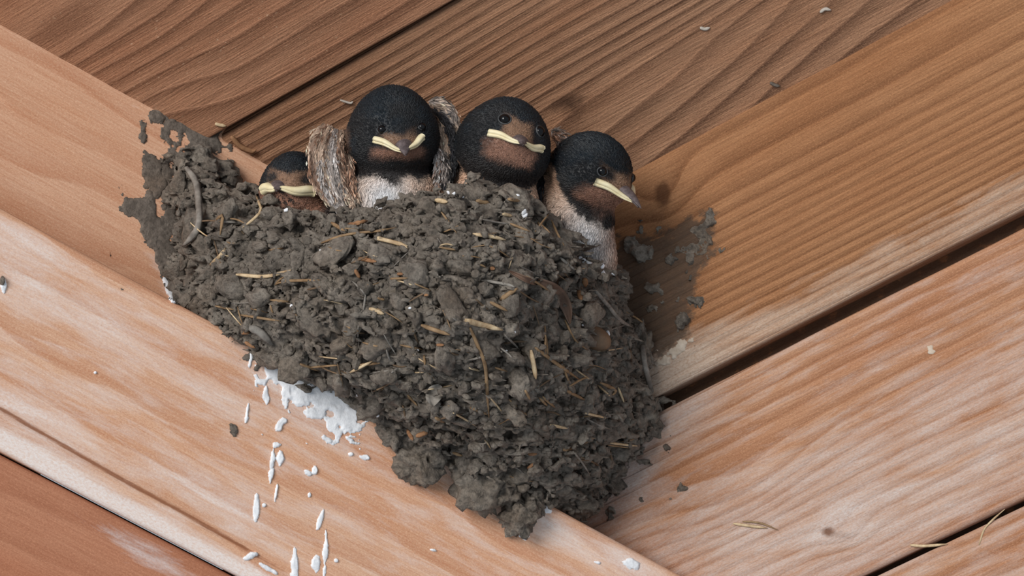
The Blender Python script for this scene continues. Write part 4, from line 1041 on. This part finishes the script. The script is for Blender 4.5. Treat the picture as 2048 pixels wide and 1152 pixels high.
def wing(root, feathers, label=None):
    """a folded wing: feathers [(pixel path, depth t list, width px, colour, edge colour)]"""
    wroot = None; FL = []
    for (pix, ts, wpx, c1, c2) in feathers:
        n = 22; pl = catmull([(*p, t) for p, t in zip(pix, ts)], n); VV, CC = [], []
        for a, p in enumerate(pl):
            q0, q1 = pl[max(0, a-1)], pl[min(n-1, a+1)]; d_ = nrm((q1-q0)[:2]); s_ = np.array([-d_[1], d_[0]])
            t = a/(n-1); wd = wpx/2*(min(1, 0.45+t*2.5) if t < 0.5 else max(0.06, 1-((t-0.5)/0.5)**2.6))
            for e in np.linspace(-1, 1, 9):
                x, y = p[:2]+s_*e*wd; VV.append(U(x, y, p[2]+(1-e*e)*wd/100*0.55+0.012*math.sin(e*9+t*14)))
                CC.append((abs(e), t, e))
        m = n*9; back = [v+np.array([0, 0.03, 0]) for v in VV]
        C3 = np.array(CC); P3 = np.array(VV)
        nz = fbm(np.stack([C3[:, 2]*3.2, C3[:, 1]*5.0, np.full(m, wpx+pix[0][0])], -1), 4, 5); st = fbm(np.stack([C3[:, 2]*7, C3[:, 1]*5, np.full(m, pix[0][1])], -1), 3, 9)
        cc = lerp(np.broadcast_to(np.array(c1), (m, 3)), np.array(c2), np.clip(sstep(0.55, 1.0, C3[:, 0])*0.6+2.4*nz+0.10, 0, 1)); cc = np.clip(cc*(1+1.3*st[:, None]), 0, 1)
        F = []
        for a in range(n-1):
            for b in range(8):
                i_ = a*9+b; F.append([i_, i_+9, i_+10, i_+1]); F.append([m+i_, m+i_+1, m+i_+10, m+i_+9])
            F.append([a*9, m+a*9, m+a*9+9, a*9+9]); F.append([a*9+8, a*9+17, m+a*9+17, m+a*9+8])
        FL.append((P3, cc, np.roll(P3, -9, 0)-P3, C3))
        me = mesh_of('wing', VV+back, F, True, {'Col': np.c_[np.r_[cc, cc], np.ones(2*m)]})
        if wroot is None:
            wroot = part('wing', me, M_FEATHER, root, label=label)
        else:
            me.name = 'feather'; part('feather', me, M_FEATHER, wroot)
    # short downy barbs over the feathers
    P = np.concatenate([f[0] for f in FL]); Cc = np.concatenate([f[1] for f in FL]); D = np.concatenate([f[2] for f in FL]); C3 = np.concatenate([f[3] for f in FL])
    sel = rng.choice(np.nonzero(C3[:, 1] < 0.9)[0], 2600); P = P[sel]+rng.normal(0, 0.02, (2600, 3)); D = D[sel]/(np.linalg.norm(D[sel], axis=1)[:, None]+1e-9)+rng.normal(0, 0.25, (2600, 3))
    L = rng.uniform(0.06, 0.17, 2600)[:, None]; N = np.array([0, -1.0, 0]); S_ = np.cross(D, N)*rng.uniform(0.008, 0.016, 2600)[:, None]
    c_ = np.clip(Cc[sel]*rng.uniform(0.5, 1.6, 2600)[:, None], 0, 0.85)
    BV = np.stack([P, P+D*L*0.5-S_+N*L*0.12, P+D*L+N*L*0.16, P+D*L*0.5+S_+N*L*0.12], 1).reshape(-1, 3); ib = np.arange(2600)*4
    part('down', mesh_of('down', BV, np.stack([ib, ib+1, ib+2, ib+3], 1), False, {'Col': np.c_[np.repeat(c_, 4, 0), np.ones(len(BV))]}), M_FEATHER, wroot, kind='stuff')

BR, CRM, GRY, DK, PCH, PW = srgb(124, 94, 76), srgb(196, 172, 152), srgb(138, 128, 122), srgb(34, 34, 38), srgb(172, 132, 108), srgb(208, 200, 196)
zero = lambda px, py: 0*px
# 1: half asleep, low at the left
c1 = chick('small chick at far left, only its head showing above the mud rim', (588, 374, 0.5), (0.68, 0.70, 0.66), (-8, -4, 4),
           [(625, 455, 0.2, 0.85, 0.75, 0.75, 0)], 0.2, (-0.22, -0.12, 0.22, 0.21), lambda px, py: -60+0*px, zero,
           dict(white=zero, eyes=[], fh=0.36, fw=0.75, fan=True, tb=-0.75, tw=1.0, gape=(0.62, -0.06, 0.72), gr=1.40, gl=0.95, lip=0.115, droop=0.02, barbs=5000,
                extra=lambda c, px, py, P, nz: c), 460)
# 2: sitting upright, looking down at the viewer
c2 = chick('upright chick with both wings spread beside it, facing forward with half-closed eyes', (786, 266, 1.2), (0.90, 0.93, 0.88), (10, 14, -2),
           [(785, 410, 0.95, 0.96, 1.10, 0.85, 0), (700, 320, 0.55, 0.42, 0.60, 0.45, 0), (876, 300, 0.5, 0.36, 0.6, 0.4, 0)], 0.16, (0.08, -0.08, 0.29, 0.21),
           lambda px, py: py-(360-0.0018*(px-790)**2), lambda px, py: sstep(40, 110, np.abs(px-775))*0.9,
           dict(white=lambda px, py: 1.0*blob(px, py, 770, 396, 46, 46), eyes=[(-0.36, 0.25, 0.86, 0.090, 0.55), (0.56, 0.27, 0.78, 0.090, 0.5)], ey=0.25, fh=0.20, fw=0.50, tb=-0.50, tw=0.62,
                gape=(0.54, 0.13, 0.80), gr=0.86, lip=0.062, droop=0.05, barbs=12000,
                extra=lambda c, px, py, P, nz: lerp(c, np.array(BR), sstep(708, 690, px)*sstep(250, 270, py)*0.8)), 440)
wing(c2, [([(655, 252), (634, 290), (638, 360), (672, 422)], [0.9, 1.25, 1.45, 1.5], 34, BR, CRM), ([(662, 252), (648, 300), (658, 370), (692, 428)], [0.95, 1.40, 1.60, 1.6], 26, CRM, BR),
          ([(672, 258), (664, 310), (676, 375), (702, 430)], [1.0, 1.50, 1.7, 1.7], 24, GRY, PW), ([(684, 262), (680, 315), (690, 380), (714, 432)], [1.1, 1.5, 1.7, 1.75], 22, BR, CRM),
          ([(692, 285), (698, 335), (704, 390), (712, 430)], [1.1, 1.45, 1.65, 1.7], 20, PCH, CRM), ([(640, 320), (646, 360), (664, 400), (682, 420)], [1.5, 1.6, 1.65, 1.65], 12, PW, GRY)],
     'mottled cream and brown folded wing')
wing(c2, [([(858, 206), (892, 222), (908, 280), (903, 378)], [0.5, 0.7, 0.85, 1.0], 34, GRY, CRM), ([(856, 214), (880, 250), (890, 310), (884, 385)], [0.6, 0.85, 1.1, 1.2], 26, CRM, BR),
          ([(866, 218), (896, 252), (908, 310), (904, 372)], [0.75, 1.0, 1.15, 1.2], 13, DK, DK), ([(878, 300), (890, 340), (892, 385)], [1.15, 1.25, 1.3], 20, GRY, DK), ([(874, 290), (878, 335), (876, 385)], [1.15, 1.25, 1.3], 15, PW, BR)],
     'dark-edged cream and grey folded wing')
# 3: round head tipped to one side
c3 = chick('round-headed chick in the middle, head tipped sideways, both black eyes open', (1008, 288, 1.15), (0.93, 0.92, 0.90), (16, -2, 17),
           [(990, 410, 0.9, 0.85, 1.0, 0.8, 0), (935, 330, 0.6, 0.4, 0.55, 0.45, 0)], 0.16, (0.06, -0.02, 0.27, 0.21),
           lambda px, py: np.where(px < 985, (py-(352+0.55*(px-955))), py-(388-0.45*(px-1020))), lambda px, py: 0.8+0*px,
           dict(white=zero, eyes=[(-0.34, 0.40, 0.84, 0.115, 1.0), (0.52, 0.40, 0.74, 0.115, 1.0)], ey=0.42, fh=0.50, fw=0.42, tb=-0.58, tw=0.62, gape=(0.58, 0.03, 0.78), lip=0.070, barbs=11000), 430)
# 4: leaning out on the right, seen from the side
def bib4(px, py):
    curve = np.interp(px, [1060, 1090, 1120, 1150, 1180, 1205, 1225, 1240, 1275], [280, 318, 375, 420, 450, 463, 462, 448, 380])
    return py-curve+12
c4 = chick('chick at far right leaning out, head in profile with its beak pointing down right', (1184, 342, 0.75), (0.80, 0.76, 0.86), (52, 22, 6),
           [(1160, 425, 0.45, 0.66, 0.85, 0.66, -18), (1190, 500, 0.15, 0.42, 0.75, 0.42, -8), (1122, 385, 0.2, 0.52, 0.85, 0.55, -30)], 0.2, (0.0, -0.16, 0.46, 0.22),
           bib4, lambda px, py: sstep(430, 350, py)*0.9+0.2+0.5*sstep(1205, 1225, px),
           dict(white=lambda px, py: blob(px, py, 1170, 480, 45, 60, -20)*0.9, eyes=[(-0.66, 0.20, 0.70, 0.095, 0.8), (0.66, 0.20, 0.70, 0.095, 0.8)], ey=0.20, fh=0.30, fw=0.7, tb=-0.84, tw=0.92,
                gape=(0.74, 0.07, 0.66), lip=0.072, droop=0.06, barbs=11000,
                extra=lambda c, px, py, P, nz: lerp(c, BLACK, sstep(1092, 1080, px+30*nz)*sstep(330, 345, py))), 560)
wing(c4, [([(1104, 262), (1122, 276), (1128, 300), (1118, 325)], [0.1, 0.25, 0.4, 0.4], 22, PCH, GRY), ([(1118, 282), (1132, 292), (1130, 312), (1120, 330)], [0.3, 0.45, 0.5, 0.5], 20, GRY, PW),
          ([(1082, 345), (1074, 370), (1068, 395), (1066, 420)], [0.6, 0.8, 0.9, 0.9], 22, DK, DK)], 'folded wing with a pale fluffy shoulder')

# ------------------------------------------------------------------ tip the place up and scale it to metres
for o in list(COL.objects):
    if o.parent is None and o.type in {'MESH', 'EMPTY'}:
        o.matrix_basis = MAIN @ o.matrix_basis
